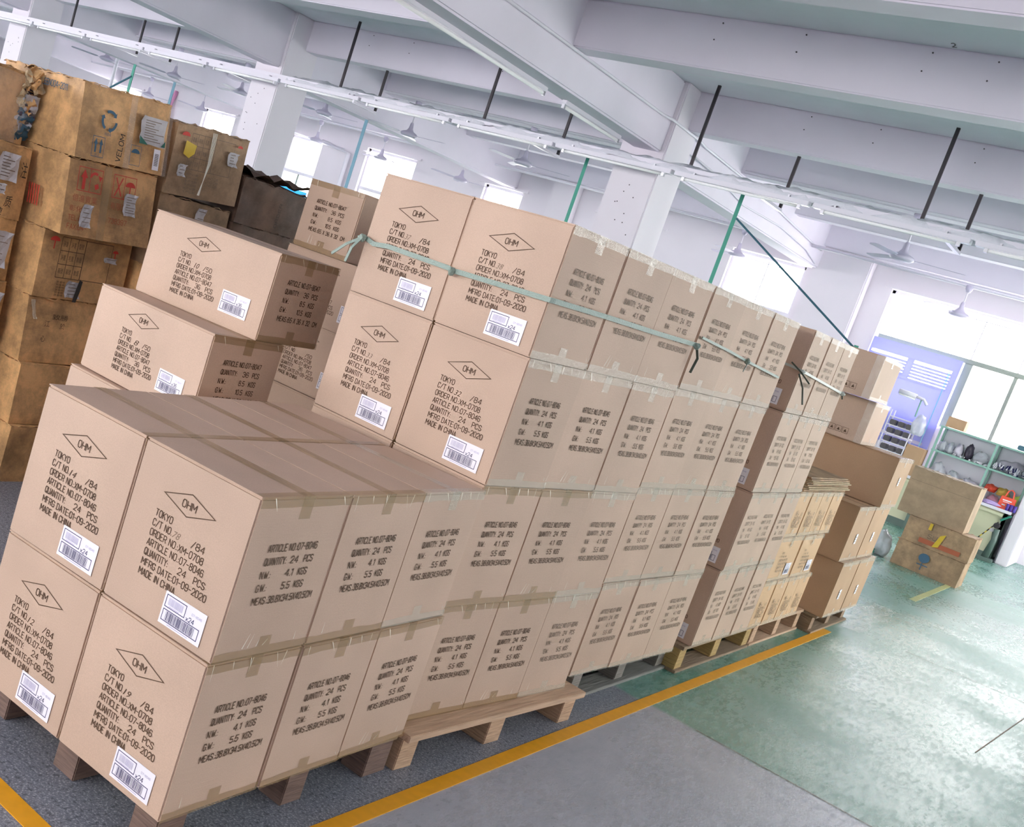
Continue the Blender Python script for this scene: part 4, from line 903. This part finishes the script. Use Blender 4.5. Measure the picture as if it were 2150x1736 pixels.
# recycling carton
t, c = OB[5]; z = layers[5][0]
bm = bmesh.new(); R1, R0 = 0.047, 0.034; cu, cv = 0.155, 0.185
for k in range(3):
    a0 = math.radians(90 + 120 * k)
    arc = [a0 - 0.75 + 1.25 * i / 6 for i in range(7)]
    for a, b_ in zip(arc, arc[1:]): flat(bm, [(cu + R0 * math.cos(a), cv + R0 * math.sin(a)), (cu + R1 * math.cos(a), cv + R1 * math.sin(a)), (cu + R1 * math.cos(b_), cv + R1 * math.sin(b_)), (cu + R0 * math.cos(b_), cv + R0 * math.sin(b_))])
    a = arc[0]; b_ = a - 0.35; flat(bm, [(cu + (R0 - 0.008) * math.cos(a), cv + (R0 - 0.008) * math.sin(a)), (cu + (R1 + 0.008) * math.cos(a), cv + (R1 + 0.008) * math.sin(a)), (cu + 0.041 * math.cos(b_), cv + 0.041 * math.sin(b_))])
frame_(bm, 0.075, 0.145, 0.02, 0.11, 0.0025); arrow_up(bm, 0.095, 0.04, 0.022, 0.062); arrow_up(bm, 0.125, 0.04, 0.022, 0.062); text(bm, '向上', 0.095, 0.024, 0.028, 0.012)
frame_(bm, 0.30, 0.365, 0.02, 0.11, 0.002); text(bm, '可回收', 0.135, 0.12, 0.04, 0.012)
face_part(t, c, 'printed_symbols', bm, K['blueink'], fp(5), A9, z, 0.016, 0.95)
bm = bmesh.new(); umbrella(bm, 0.332, 0.075, 0.026, False); face_part(t, c, 'umbrella_symbol', bm, K['blueink'], fp(5), A9, z, 0.016, 0.95)
bm = bmesh.new(); text(bm, 'VELOM', 0.245, 0.02, 0.12, 0.03, rot=PI / 2 - 0.1)
face_part(t, c, 'black_lettering', bm, K['black'], fp(5), A9, z, 0.018, 0.95)
for ua, ub in ((0.262, 0.30), (0.5, 0.53)):
    bm = bmesh.new(); rect(bm, ua, ub, 0.0, 0.32); face_part(t, c, 'tape', bm, K['film'], fp(5), A9, z, 0.02, 0.95)
face_part(t, c, 'shipping_note', paper(0.335, 0.125, 0.155, 0.125, 4, 9), [K['paper_old'], K['ink_grey']], fp(5), A9, z, 0.02, 0.95)
bm = bmesh.new(); flat(bm, [(0.33, 0.125), (0.385, 0.125), (0.33, 0.16)]); flat(bm, [(0.465, 0.13), (0.49, 0.13), (0.49, 0.16)]); face_part(t, c, 'green_corner', bm, K['teal'], fp(5), A9, z, 0.034, 0.95)
bm = bmesh.new(); rect(bm, 0.44, 0.48, 0.02, 0.115); 
for k in range(14): rect(bm, 0.448, 0.472, 0.04 + k * 0.004, 0.042 + k * 0.004, 1, -0.0006)
face_part(t, c, 'barcode_sticker', bm, [K['paper'], K['black']], fp(5), A9, z, 0.02, 0.95)
bm = bmesh.new(); text(bm, 'LEEN004-2011', 0.075, 0, 0.19, 0.03)
face_part(t, c, 'blue_lettering', bm, K['blueink'], (fp(5)[0] - 0.36, YB_), 0, z + 0.262, 0.018)
# red carton
t, c = OB[4]; z = layers[4][0]
bm = bmesh.new(); frame_(bm, 0.045, 0.185, 0.20, 0.305, 0.003); rect(bm, 0.113, 0.116, 0.20, 0.305); arrow_up(bm, 0.08, 0.208, 0.04, 0.088)
for k in range(5): a0, a1 = PI * (0.95 - 0.13 * k), PI * (0.82 - 0.13 * k); flat(bm, [(0.14 + 0.03 * math.cos(a0), 0.262 + 0.03 * math.sin(a0)), (0.14 + 0.018 * math.cos(a0), 0.262 + 0.018 * math.sin(a0)), (0.14 + 0.018 * math.cos(a1), 0.262 + 0.018 * math.sin(a1)), (0.14 + 0.03 * math.cos(a1), 0.262 + 0.03 * math.sin(a1))])
flat(bm, [(0.158, 0.28), (0.182, 0.274), (0.172, 0.252)]); flat(bm, [(0.15, 0.215), (0.17, 0.225), (0.162, 0.245), (0.142, 0.236)])
frame_(bm, 0.25, 0.39, 0.20, 0.305, 0.003); rect(bm, 0.318, 0.321, 0.20, 0.305)
flat(bm, [(0.262, 0.21), (0.268, 0.208), (0.308, 0.292), (0.302, 0.295)]); flat(bm, [(0.302, 0.21), (0.308, 0.212), (0.268, 0.292), (0.262, 0.29)]); umbrella(bm, 0.355, 0.26, 0.03)
face_part(t, c, 'red_symbols', bm, K['red'], fp(4), A9, z, 0.016, 0.95)
bm = bmesh.new(); text(bm, '億進實業', 0.03, 0.152, 0.14, 0.032); text(bm, '有限公司', 0.25, 0.148, 0.13, 0.032); text(bm, '彰化縣', 0.02, 0.108, 0.11, 0.026); text(bm, 'TEL:04-', 0.02, 0.068, 0.11, 0.024); text(bm, '738397', 0.25, 0.085, 0.11, 0.024); text(bm, 'FAX:04-', 0.02, 0.03, 0.11, 0.024)
face_part(t, c, 'red_lettering', bm, K['redfade'], fp(4), A9, z, 0.016, 0.95)
face_part(t, c, 'paper_slip', paper(0.075, 0.045, 0.06, 0.10, 7, 4, 0.01), [K['paper_old'], K['ink_grey']], fp(4), A9, z, 0.02, 0.95)
face_part(t, c, 'paper_slip', paper(0.32, 0.13, 0.075, 0.10, 8, 7), [K['paper_old'], K['ink_grey']], fp(4), A9, z, 0.02, 0.95)
bm = bmesh.new(); rect(bm, 0.19, 0.235, 0.0, 0.33); face_part(t, c, 'tape', bm, K['tape'], fp(4), A9, z, 0.018, 0.95)
bm = bmesh.new()
for k in range(5): rect(bm, 0.37 + k * 0.018, 0.378 + k * 0.018, 0.08, 0.17)
face_part(t, c, 'red_bars', bm, K['red'], (fp(4)[0] - 0.62, YB_), 0, z, 0.018)
# umbrella and table carton
t, c = OB[3]; z = layers[3][0]
bm = bmesh.new(); umbrella(bm, 0.055, 0.262, 0.028); umbrella(bm, 0.42, 0.25, 0.018); face_part(t, c, 'umbrella_symbols', bm, K['red'], fp(3), A9, z, 0.016, 0.95)
bm = bmesh.new(); grid_(bm, 0.095, 0.235, 0.10, 0.285, 3, 3); frame_(bm, 0.235, 0.40, 0.10, 0.285, 0.003)
for k in range(6): text(bm, '質量檢驗'[:3], 0.11, 0.075 - k * 0.012, 0.05, 0.01)
face_part(t, c, 'printed_table', bm, K['ink'], fp(3), A9, z, 0.016, 0.95)
face_part(t, c, 'paper_slip', paper(0.16, 0.015, 0.085, 0.075, 9, 4), [K['paper_old'], K['ink_grey']], fp(3), A9, z, 0.02, 0.95)
face_part(t, c, 'paper_slip', paper(0.35, 0.20, 0.075, 0.025, 10, 1), [K['paper_old'], K['ink_grey']], fp(3), A9, z, 0.02, 0.95)
bm = bmesh.new(); flat(bm, [(0.205, 0.0), (0.228, 0.0), (0.24, 0.05), (0.245, 0.1), (0.225, 0.105), (0.215, 0.06)]); face_part(t, c, 'black_tear', bm, K['black'], fp(3), A9, z, 0.036, 0.95)
# black characters carton
t, c = OB[2]; z = layers[2][0]
bm = bmesh.new(); text(bm, '致勝', 0.14, 0.205, 0.09, 0.026); text(bm, '江', 0.10, 0.17, 0.03, 0.028); text(bm, '於', 0.19, 0.165, 0.03, 0.028); text(bm, '心', 0.09, 0.10, 0.03, 0.028)
face_part(t, c, 'black_characters', bm, K['ink'], fp(2), A9, z, 0.016, 0.95)
face_part(t, c, 'plastic_scrap', paper(0.02, 0.20, 0.02, 0.085, 12, 0, -0.03), [K['tape_clear'], K['ink']], fp(2), A9, z, 0.025, 0.95)
# nearer left stack, cut by the frame edge
NL = [(0.0, 0.30, -2.72, 'lowest carton of the stack cut by the left photo edge'), (0.304, 0.60, -2.72, 'second carton up of the stack cut by the left photo edge'), (0.604, 0.868, -2.74, 'old carton with white crumpled papers, low at the left edge'), (0.872, 1.145, -2.78, 'old brown carton with crumpled white sheet at the left edge'), (1.149, 1.468, -2.80, 'old carton with pasted note and brush characters at left edge'), (1.472, 1.785, -2.93, 'film-wrapped crumpled carton at top left')]
for i, (z0, z1, xr, lab) in enumerate(NL):
    t, c = old_box('old_carton', lab, [(xr - 0.5, 0.60), (xr, 0.60), (xr, 1.15), (xr - 0.5, 1.15)], z0, z1, 'kraft_old', 20 + i, 0.014, 0.045 if i == 5 else 0.03, lean=-0.1, tilt=0.0)
    p0 = (xr, 0.60)
    if i == 5:
        bm = bmesh.new(); rect(bm, 0.0, 0.5, 0.0, 0.3); face_part(t, c, 'stretch_film', bm, K['film'], p0, A9, z0, 0.02)
        for k in range(14):
            bm = bmesh.new(); bmesh.ops.create_grid(bm, x_segments=6, y_segments=4, size=0.028)
            for v in bm.verts: v.co += Vector((0, 0, 0.035 * noise.noise(v.co * 35 + Vector((k, 0, 0)))))
            obj('crumpled_flap', bm, K['board_edge' if k % 3 else 'kraft_old'], t, (0.245 + 0.03 * random.random(), 0.255 + 0.03 * math.sin(k * 2.1), 0.32 - 0.014 * k), rot=(random.uniform(0.6, 2.2), random.uniform(-0.7, 0.7), random.uniform(0, 3)))
        for k in range(8):
            bm = bmesh.new(); bmesh.ops.create_grid(bm, x_segments=8, y_segments=8, size=0.04)
            for v in bm.verts: v.co += Vector((0, 0, 0.03 * noise.noise(v.co * 30 + Vector((k * 3, 0, 0))) + 0.02 * noise.noise(v.co * 70)))
            smooth(obj('crumpled_film', bm, K[('blackbag', 'clearbag', 'film', 'blueink')[k % 4]], t, (0.265 + 0.01 * math.sin(k), 0.262 + 0.008 * math.cos(k * 1.7), 0.21 - 0.022 * k), rot=(PI / 2 + random.uniform(-0.5, 0.5), random.uniform(-0.5, 0.5), PI / 2 + random.uniform(-0.6, 0.6))))
    if i == 4:
        face_part(t, c, 'pasted_note', paper(0.38, 0.16, 0.10, 0.12, 31, 7), [K['paper_old'], K['ink']], p0, A9, z0, 0.02)
        face_part(t, c, 'paper_slip', paper(0.39, 0.10, 0.045, 0.045, 32, 2), [K['paper_old'], K['ink']], p0, A9, z0, 0.02)
        bm = bmesh.new(); text(bm, '质', 0.445, 0.05, 0.04, 0.05, shear=0.2); text(bm, '牌', 0.40, 0.0, 0.045, 0.045, shear=0.2); text(bm, '注', 0.50, 0.19, 0.03, 0.07); face_part(t, c, 'brush_characters', bm, K['black'], p0, A9, z0, 0.02)
    if i in (2, 3): face_part(t, c, 'crumpled_paper', paper(0.40, 0.06, 0.10, 0.16, 33 + i, 5, 0.02), [K['paper_old'], K['ink_grey']], p0, A9, z0, 0.03)
# second old stack, right of the tall one
def rectfoot(x0, x1, y0, y1, sk=0.0): return [(x0, y0), (x1, y0 + sk), (x1, y1 + sk), (x0, y1)]
for i, (z0, z1, x0, x1, lab, mt) in enumerate(((0.0, 0.37, -2.60, -2.56, 'lowest dusty carton behind the long numbered cartons', 'kraft_old'), (0.373, 0.74, -2.60, -2.56, 'middle dusty carton behind the long numbered cartons', 'kraft_old'), (0.743, 1.105, -2.60, -2.56, 'upper dusty carton behind the long numbered cartons', 'kraft_old'), (1.109, 1.46, -2.60, -2.58, 'dusty taped carton beneath the yellow-sticker carton', 'kraft_grey'), (1.464, 1.80, -2.645, -2.59, 'old carton with yellow sticker, umbrella and printed table', 'kraft_grey'))):
    t, c = old_box('old_carton', lab, rectfoot(x1 - 0.5, x1, 1.735, 2.215), z0, z1, mt, 40 + i, 0.010, 0.02, lean=-0.08 * (i > 2), tilt=0.07 if i == 4 else 0.0, y0=1.735)
    p0 = (x1, 1.735)
    if i == 3: face_part(t, c, 'paper_slip', paper(0.235, 0.24, 0.06, 0.09, 50, 2), [K['paper_old'], K['ink_grey']], p0, A9, z0, 0.016); 
    if i == 4:
        bm = bmesh.new(); umbrella(bm, 0.05, 0.285, 0.026, False); umbrella(bm, 0.415, 0.29, 0.018, False); face_part(t, c, 'umbrella_symbols', bm, K['red'], p0, A9, z0, 0.014)
        bm = bmesh.new(); grid_(bm, 0.09, 0.25, 0.135, 0.305, 4, 3, 0.0025); frame_(bm, 0.25, 0.38, 0.135, 0.305, 0.0025)
        for k in range(6): text(bm, '生产日期', 0.10, 0.105 - k * 0.017, 0.08, 0.012)
        for k in range(3): text(bm, 'C:NO.08', 0.23, 0.105 - k * 0.017, 0.085, 0.012)
        face_part(t, c, 'printed_table', bm, K['ink_grey'], p0, A9, z0, 0.014)
        bm = bmesh.new(); flat(bm, [(0.05, 0.20), (0.09, 0.185), (0.12, 0.21), (0.125, 0.25), (0.055, 0.265)]); face_part(t, c, 'yellow_sticker', bm, K['yellowp'], p0, A9, z0, 0.02)
        face_part(t, c, 'paper_slip', paper(0.035, 0.09, 0.05, 0.06, 51, 3), [K['paper_old'], K['ink_grey']], p0, A9, z0, 0.016)
        face_part(t, c, 'paper_slip', paper(0.34, 0.19, 0.065, 0.07, 52, 4), [K['paper_old'], K['ink_grey']], p0, A9, z0, 0.016)
        bm = bmesh.new()
        for k in range(4): tube(bm, [(0.215 + 0.008 * k, -0.004, 0.33), (0.22 + 0.005 * k, -0.006, 0.18), (0.21 - 0.004 * k, -0.004, 0.02)], 0.0016, 5)
        face_part(t, c, 'plastic_string', bm, K['tapeend'], p0, A9, z0, 0.014)
# dark crumpled cartons
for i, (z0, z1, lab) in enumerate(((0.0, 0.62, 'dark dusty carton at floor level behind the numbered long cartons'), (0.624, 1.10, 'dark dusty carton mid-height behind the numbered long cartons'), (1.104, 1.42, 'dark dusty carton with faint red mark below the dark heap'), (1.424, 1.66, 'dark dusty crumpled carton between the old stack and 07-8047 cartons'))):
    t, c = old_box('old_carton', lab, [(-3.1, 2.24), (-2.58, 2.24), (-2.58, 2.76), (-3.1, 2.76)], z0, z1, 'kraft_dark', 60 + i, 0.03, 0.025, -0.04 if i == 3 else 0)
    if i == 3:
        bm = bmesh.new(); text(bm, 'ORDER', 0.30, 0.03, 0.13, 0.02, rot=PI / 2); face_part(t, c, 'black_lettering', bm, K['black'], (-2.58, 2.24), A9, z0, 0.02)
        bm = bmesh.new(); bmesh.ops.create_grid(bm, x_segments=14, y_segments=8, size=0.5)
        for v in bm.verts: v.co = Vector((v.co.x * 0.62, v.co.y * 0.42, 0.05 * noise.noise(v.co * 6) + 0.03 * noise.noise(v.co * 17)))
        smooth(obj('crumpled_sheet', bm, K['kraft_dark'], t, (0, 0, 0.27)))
# three old cartons standing in the aisle further back
CB = [(0.0, 0.275, -0.49, 0.18, 'lowest battered carton with blue printed figure, on the far aisle floor', 'kraft_grey'), (0.279, 0.545, -0.48, 0.19, 'battered carton with red band and yellow mark, middle of far aisle pile', 'kraft_grey'), (0.55, 1.05, -0.62, 0.04, 'large plain open-topped carton on the far aisle pile', 'kraft_aisle')]
for i, (z0, z1, x0, x1, lab, mt) in enumerate(CB):
    t, c = old_box('old_carton', lab, rectfoot(x0, x1, 11.0, 11.42, -0.05 if i < 2 else 0.0), z0, z1, mt, 70 + i, 0.016 if i < 2 else 0.004, 0.035 if i < 2 else 0.012)
    if i == 0:
        bm = bmesh.new(); flat(bm, [(0.30 + 0.055 * math.cos(k * PI / 8), 0.17 + 0.05 * math.sin(k * PI / 8)) for k in range(16)]); rect(bm, 0.295, 0.305, 0.04, 0.12); rect(bm, 0.25, 0.36, 0.09, 0.10)
        face_part(t, c, 'blue_figure', bm, K['blueink'], (x0, 11.0), -0.07, z0, 0.02)
    if i == 1:
        bm = bmesh.new(); rect(bm, 0.17, 0.58, 0.035, 0.085); face_part(t, c, 'red_band', bm, K['redfade'], (x0, 11.0), -0.07, z0, 0.02)
        bm = bmesh.new(); flat(bm, [(0.31, 0.03), (0.37, 0.05), (0.40, 0.2), (0.35, 0.17)]); rect(bm, 0.22, 0.25, 0.19, 0.26); face_part(t, c, 'yellow_mark', bm, K['yellowp'], (x0, 11.0), -0.07, z0, 0.025)
        bm = bmesh.new(); text(bm, 'SU', 0.24, 0.10, 0.09, 0.05); face_part(t, c, 'faded_lettering', bm, K['ink_grey'], (x0, 11.0), -0.07, z0, 0.02)
    if i == 2:
        bm = bmesh.new(); rect(bm, 0.02, 0.64, 0.36, 0.363); face_part(t, c, 'crease', bm, K['ink_grey'], (x0, 11.0), 0, z0, 0.012)
# plastic bag scraps by the pile
def blob(name, label, cat, loc, s, mat, seed, amp=0.35, grp=None, fr=14, lumps=3):
    bm = bmesh.new(); bmesh.ops.create_icosphere(bm, subdivisions=lumps, radius=1)
    for v in bm.verts:
        d = v.co.normalized(); k = 1 + amp * 1.2 * noise.noise(d * 1.7 + Vector((seed, 0, 0))) + amp * 0.8 * noise.noise(d * 4 + Vector((0, seed, 0))) + amp * 0.4 * noise.noise(d * 10 + Vector((0, seed, 3)))
        z = d.z * k; v.co = Vector((d.x * k * s[0], d.y * k * s[1], max(z, -0.75) * s[2] + 0.75 * s[2]))
    return tag(smooth(obj(name, bm, mat, None, loc)), label, cat, grp)
blob('plastic_bag', 'clear plastic bag on the floor left of the battered far cartons', 'bag', (-0.66, 11.15, 0), (0.10, 0.12, 0.16), K['clearbag'], 1)
blob('plastic_bag', 'small teal plastic bundle on the floor beside the battered far cartons', 'bag', (-0.72, 10.95, 0), (0.06, 0.08, 0.05), K['teal'], 2)
bm = bmesh.new(); bmesh.ops.create_grid(bm, x_segments=18, y_segments=26, size=0.5)
for v in bm.verts: v.co = Vector((v.co.x * 0.22 * (1 + 0.5 * noise.noise(Vector((v.co.y * 4, 0, 0)))), v.co.y * 1.5, 0.012 + 0.012 * noise.noise(v.co * 7)))
tag(smooth(obj('plastic_sheet', bm, K['film'], None, (0.10, 7.2, 0.0))), 'clear plastic sheet lying on the floor beyond the yellow line', 'plastic sheet')

# ------------------------------------------------------------------ back: work bench, shelving, machine
BY = 15.1
t = thing('workbench', 'cream panelled workbench with white top under the shelving', 'workbench', (-1.15, 15.4, 0))
obj('bench_top', box(-1.1, 1.16, -0.32, 0.5, 0.68, 0.72, 0.005), K['white_metal'], t)
obj('front_panel', box(-1.05, 1.12, -0.26, -0.24, 0.1, 0.68), K['cream'], t); obj('front_rail', box(-1.05, 1.12, -0.3, -0.27, 0.62, 0.66), K['cream'], t)
for x in (-1.05, 0.0, 1.08): obj('leg', box(x, x + 0.05, -0.3, -0.25, 0, 0.68), K['machine'], t); obj('leg', box(x, x + 0.05, 0.4, 0.45, 0, 0.68), K['machine'], t)
obj('side_panel', box(1.09, 1.13, -0.3, 0.45, 0.02, 0.68), K['machine'], t)
obj('base_plinth', box(-1.05, 1.12, -0.28, 0.4, 0, 0.1), K['machine'], t)
t = thing('shelving_unit', 'pale green framed two-tier shelf unit full of plastic bags on the bench', 'shelf', (-1.2, 15.3, 0.72))
for x in (0.0, 0.72, 1.22):
    for y in (0.0, 0.38): obj('post', box(x - 0.015, x + 0.015, y, y + 0.03, 0, 0.80), K['greenframe'], t)
for z in (0.445, 0.795): obj('shelf_board', box(-0.02, 1.24, -0.005, 0.42, z - 0.012, z + 0.012), K['greenframe'], t)
obj('back_panel', box(0, 1.22, 0.42, 0.43, 0.0, 0.8), K['wallshelf'], t)
G = 'plastic bags on the shelf unit'
for i, (x, z, s, mt, lab) in enumerate(((-1.13, 1.178, (0.06, 0.1, 0.085), 'clearbag', 'small clear bag at the left end of the upper shelf'), (-1.03, 1.178, (0.055, 0.09, 0.09), 'clearbag', 'second clear bag from the left on the upper shelf'), (-0.92, 1.178, (0.06, 0.09, 0.10), 'greybag', 'mauve-grey bag in the middle of the upper shelf'), (-0.79, 1.178, (0.05, 0.08, 0.13), 'blackbag', 'black bag on the upper shelf'), (-0.63, 1.178, (0.09, 0.1, 0.10), 'clearbag', 'wide clear bag right of the black bag on the upper shelf'),
        (-1.08, 0.722, (0.10, 0.12, 0.17), 'clearbag', 'big clear bag at left on the bench under the shelf'), (-0.86, 0.722, (0.09, 0.12, 0.15), 'clearbag', 'upright clear bag in the middle under the shelf'), (-0.64, 0.722, (0.11, 0.1, 0.13), 'greybag', 'greyish bag under the shelf near the middle post'), (-0.42, 0.722, (0.06, 0.08, 0.10), 'clearbag', 'clear lumpy bag just right of the middle post'),
        (-0.37, 0.87, (0.075, 0.08, 0.06), 'orange', 'orange bag behind the shopping bag'), (-0.22, 0.86, (0.08, 0.08, 0.065), 'amber', 'amber yellow bag under the shelf right side'), (-0.30, 0.722, (0.075, 0.07, 0.065), 'pink', 'pink bag under the shelf beside the shopping bag'), (0.0, 0.74, (0.06, 0.06, 0.12), 'lime', 'lime yellow bag behind the red shopping bag'), (-0.25, 0.722, (0.15, 0.08, 0.03), 'mauve', 'mauve cloth bundle on the bench front'))):
    y = 15.5 if i != 13 else 15.18
    blob('bag', lab, 'bag', (x, y, z), s, K[mt], 10 + i, 0.3)
bm = bmesh.new(); rnd = random.Random(5)
for k in range(60):
    x = rnd.uniform(-0.95, -0.5); z = rnd.uniform(1.178, 1.19) if k < 20 else rnd.uniform(0.722, 0.76); bx(bm, x, x + 0.02, 15.33, 15.37, z, z + 0.018)
q = tag(obj('small_parts', bm, K['paper'], None), 'scattered small white parts on the shelf and bench', 'small parts'); q['kind'] = 'stuff'
bm = bmesh.new()
for k in range(70):
    x = rnd.uniform(-0.44, 0.0); z = rnd.uniform(1.18, 1.24); a = rnd.uniform(-0.6, 0.6); tube(bm, [(x, 15.36, z), (x + 0.03 * math.sin(a), 15.40, z + 0.05)], 0.009, 6, mi=rnd.choice((0, 0, 1, 2)))
q = tag(obj('small_tubes', bm, [K['paper'], K['silver'], K['navy']], None), 'heap of small white and dark tubes on the right upper shelf', 'tubes'); q['kind'] = 'stuff'
blob('bag', 'pale lilac bag behind the heap of small tubes', 'bag', (-0.25, 15.6, 1.178), (0.15, 0.08, 0.10), K['greybag'], 33, 0.3)
def carton_s(label, x0, x1, y0, y1, z0, z1): return plain(label, x0, x1, y0, y1, z0, z1, tabs=False, bulge=0.001)
carton_s('tan open carton standing on top of the shelf unit', -1.18, -0.94, 15.35, 15.62, 1.53, 1.68)
bm = box(0, 0.24, 0, 0.2, 0, 0.07, 0.01); tag(obj('storage_box', bm, K['bluest'], None, (-0.26, 15.36, 1.53)), 'flat blue-grey box on the shelf unit near the photo edge', 'box')
carton_s('small brown carton on the bench left of the shelf unit', -1.50, -1.26, 15.1, 15.4, 0.722, 1.13)
t = bpy.data.objects['carton']
# red shopping bag
t = thing('shopping_bag', 'bright orange-red shopping bag with handles on the bench', 'bag', (-0.09, 15.16, 0.722))
bm = bmesh.new(); v = bx(bm, -0.10, 0.10, -0.03, 0.05, 0, 0.17); 
for q_ in v[4:]: q_.co.x *= 0.86
obj('bag_body', bm, K['orange'], t)
for y in (-0.03, 0.05):
    bm = bmesh.new(); tube(bm, [(-0.05, y, 0.165), (-0.035, y, 0.25), (0.0, y, 0.275), (0.035, y, 0.25), (0.05, y, 0.165)], 0.006, 6); obj('handle', bm, K['orange'], t)
bm = bmesh.new(); rect(bm, -0.06, 0.05, 0.115, 0.13); rect(bm, -0.05, 0.03, 0.095, 0.102); rect(bm, -0.05, -0.01, 0.05, 0.065); obj('white_print', bm, K['paper'], t, (0, -0.032, 0))
for i, x in enumerate((-0.06, -0.015, 0.028)):
    bm = bmesh.new(); lathe(bm, [(0.016, 0), (0.019, 0.002), (0.021, 0.09), (0.018, 0.09), (0.016, 0.01)], 12); tag(smooth(obj('purple_cup', bm, K['purple'], None, (x, 15.10, 0.722))), ('left', 'middle', 'right')[i] + ' purple tube standing before the red shopping bag', 'cup', 'purple tubes on the bench')
# machine in front of the bench
t = thing('bench_machine', 'grey-green pedestal machine with round gauge in front of the bench', 'machine', (-0.06, 14.9, 0))
obj('base', box(-0.18, 0.1, -0.05, 0.12, 0, 0.05, 0.01), K['machine'], t)
bm = bmesh.new(); tube(bm, [(0.0, 0.05, 0.05), (0.02, 0.05, 0.3), (0.0, 0.04, 0.45)], 0.035, 10, radii=[0.05, 0.035, 0.045]); smooth(obj('column', bm, K['machine'], t))
bm = bmesh.new(); lathe(bm, [(0.035, 0), (0.04, 0.005), (0.04, 0.03), (0.03, 0.034)], 20); q = obj('gauge', bm, K['steel'], t, (-0.01, 0.02, 0.50)); q.rotation_euler = (PI / 2, 0, 0)
obj('clamp', box(-0.07, -0.02, -0.02, 0.03, 0.40, 0.45, 0.008), K['silver'], t); bm = bmesh.new(); lathe(bm, [(0.02, 0), (0.02, 0.02)], 12); q = obj('knob', bm, K['silver'], t, (-0.045, -0.02, 0.425)); q.rotation_euler = (PI / 2, 0, 0)
bm = bmesh.new(); tube(bm, [(0.0, 0.03, 0.58), (0.10, 0.03, 0.68)], 0.014, 8); obj('lever', bm, K['greenst'], t)
for k in range(10):
    a = k / 10; bm = bmesh.new(); tube(bm, [(-0.01 - 0.17 * a, 0.02, 0.55 - 0.32 * a), (-0.01 - 0.17 * (a + 0.1), 0.02, 0.55 - 0.32 * (a + 0.1))], 0.008, 6); obj('striped_hose', bm, K['yellowp' if k % 2 else 'steel'], t)
# tray rack with goods
t = thing('tray_rack', 'open rack of dark goods on white trays in front of the blue blind', 'rack', (-1.86, 15.1, 0.72))
for x in (0.0, 0.34):
    for y in (0.0, 0.25): obj('post', box(x, x + 0.015, y, y + 0.015, 0, 0.80), K['white_metal'], t)
for k in range(6): obj('tray', box(0, 0.36, 0, 0.26, 0.10 + k * 0.12, 0.115 + k * 0.12, 0.003), K['white_metal'], t)
for k in range(5):
    for j in range(3):
        tag(obj('goods_box', box(0, 0.09, 0, 0.18, 0, 0.075, 0.01), K['darkglass'], None, (-1.83 + j * 0.11, 15.13, 0.72 + 0.116 + k * 0.12)), 'dark boxed item on the rack, %s tray from the bottom, %s' % (('first', 'second', 'third', 'fourth', 'fifth')[k], ('left', 'middle', 'right')[j]), 'boxed item', 'dark items on the tray rack')
blob('plastic_bag', 'white plastic bag hanging from the clamp lamp beside the rack', 'bag', (-1.44, 15.04, 1.28), (0.085, 0.06, 0.17), K['clearbag'], 44, 0.3)
t = thing('clamp_lamp', 'white swing arm tube lamp clamped above the tray rack', 'lamp', (-1.86, 15.0, 1.52))
bm = bmesh.new(); tube(bm, [(0.02, 0, 0.28), (0.26, 0, 0.27)], 0.035, 12); smooth(obj('lamp_head', bm, K['white_metal'], t))
bm = bmesh.new(); tube(bm, [(0.03, 0, 0.24), (0.25, 0, 0.23)], 0.014, 8); smooth(obj('tube', bm, K['tube'], t))
bm = bmesh.new(); tube(bm, [(0.26, 0, 0.27), (0.36, 0, 0.26), (0.42, 0, 0.2)], 0.02, 8); smooth(obj('arm', bm, K['white_metal'], t))
bm = bmesh.new(); tube(bm, [(0.33, 0.02, 0.26), (0.335, 0.02, 0.0)], 0.012, 8); obj('stem', bm, K['greenframe'], t)
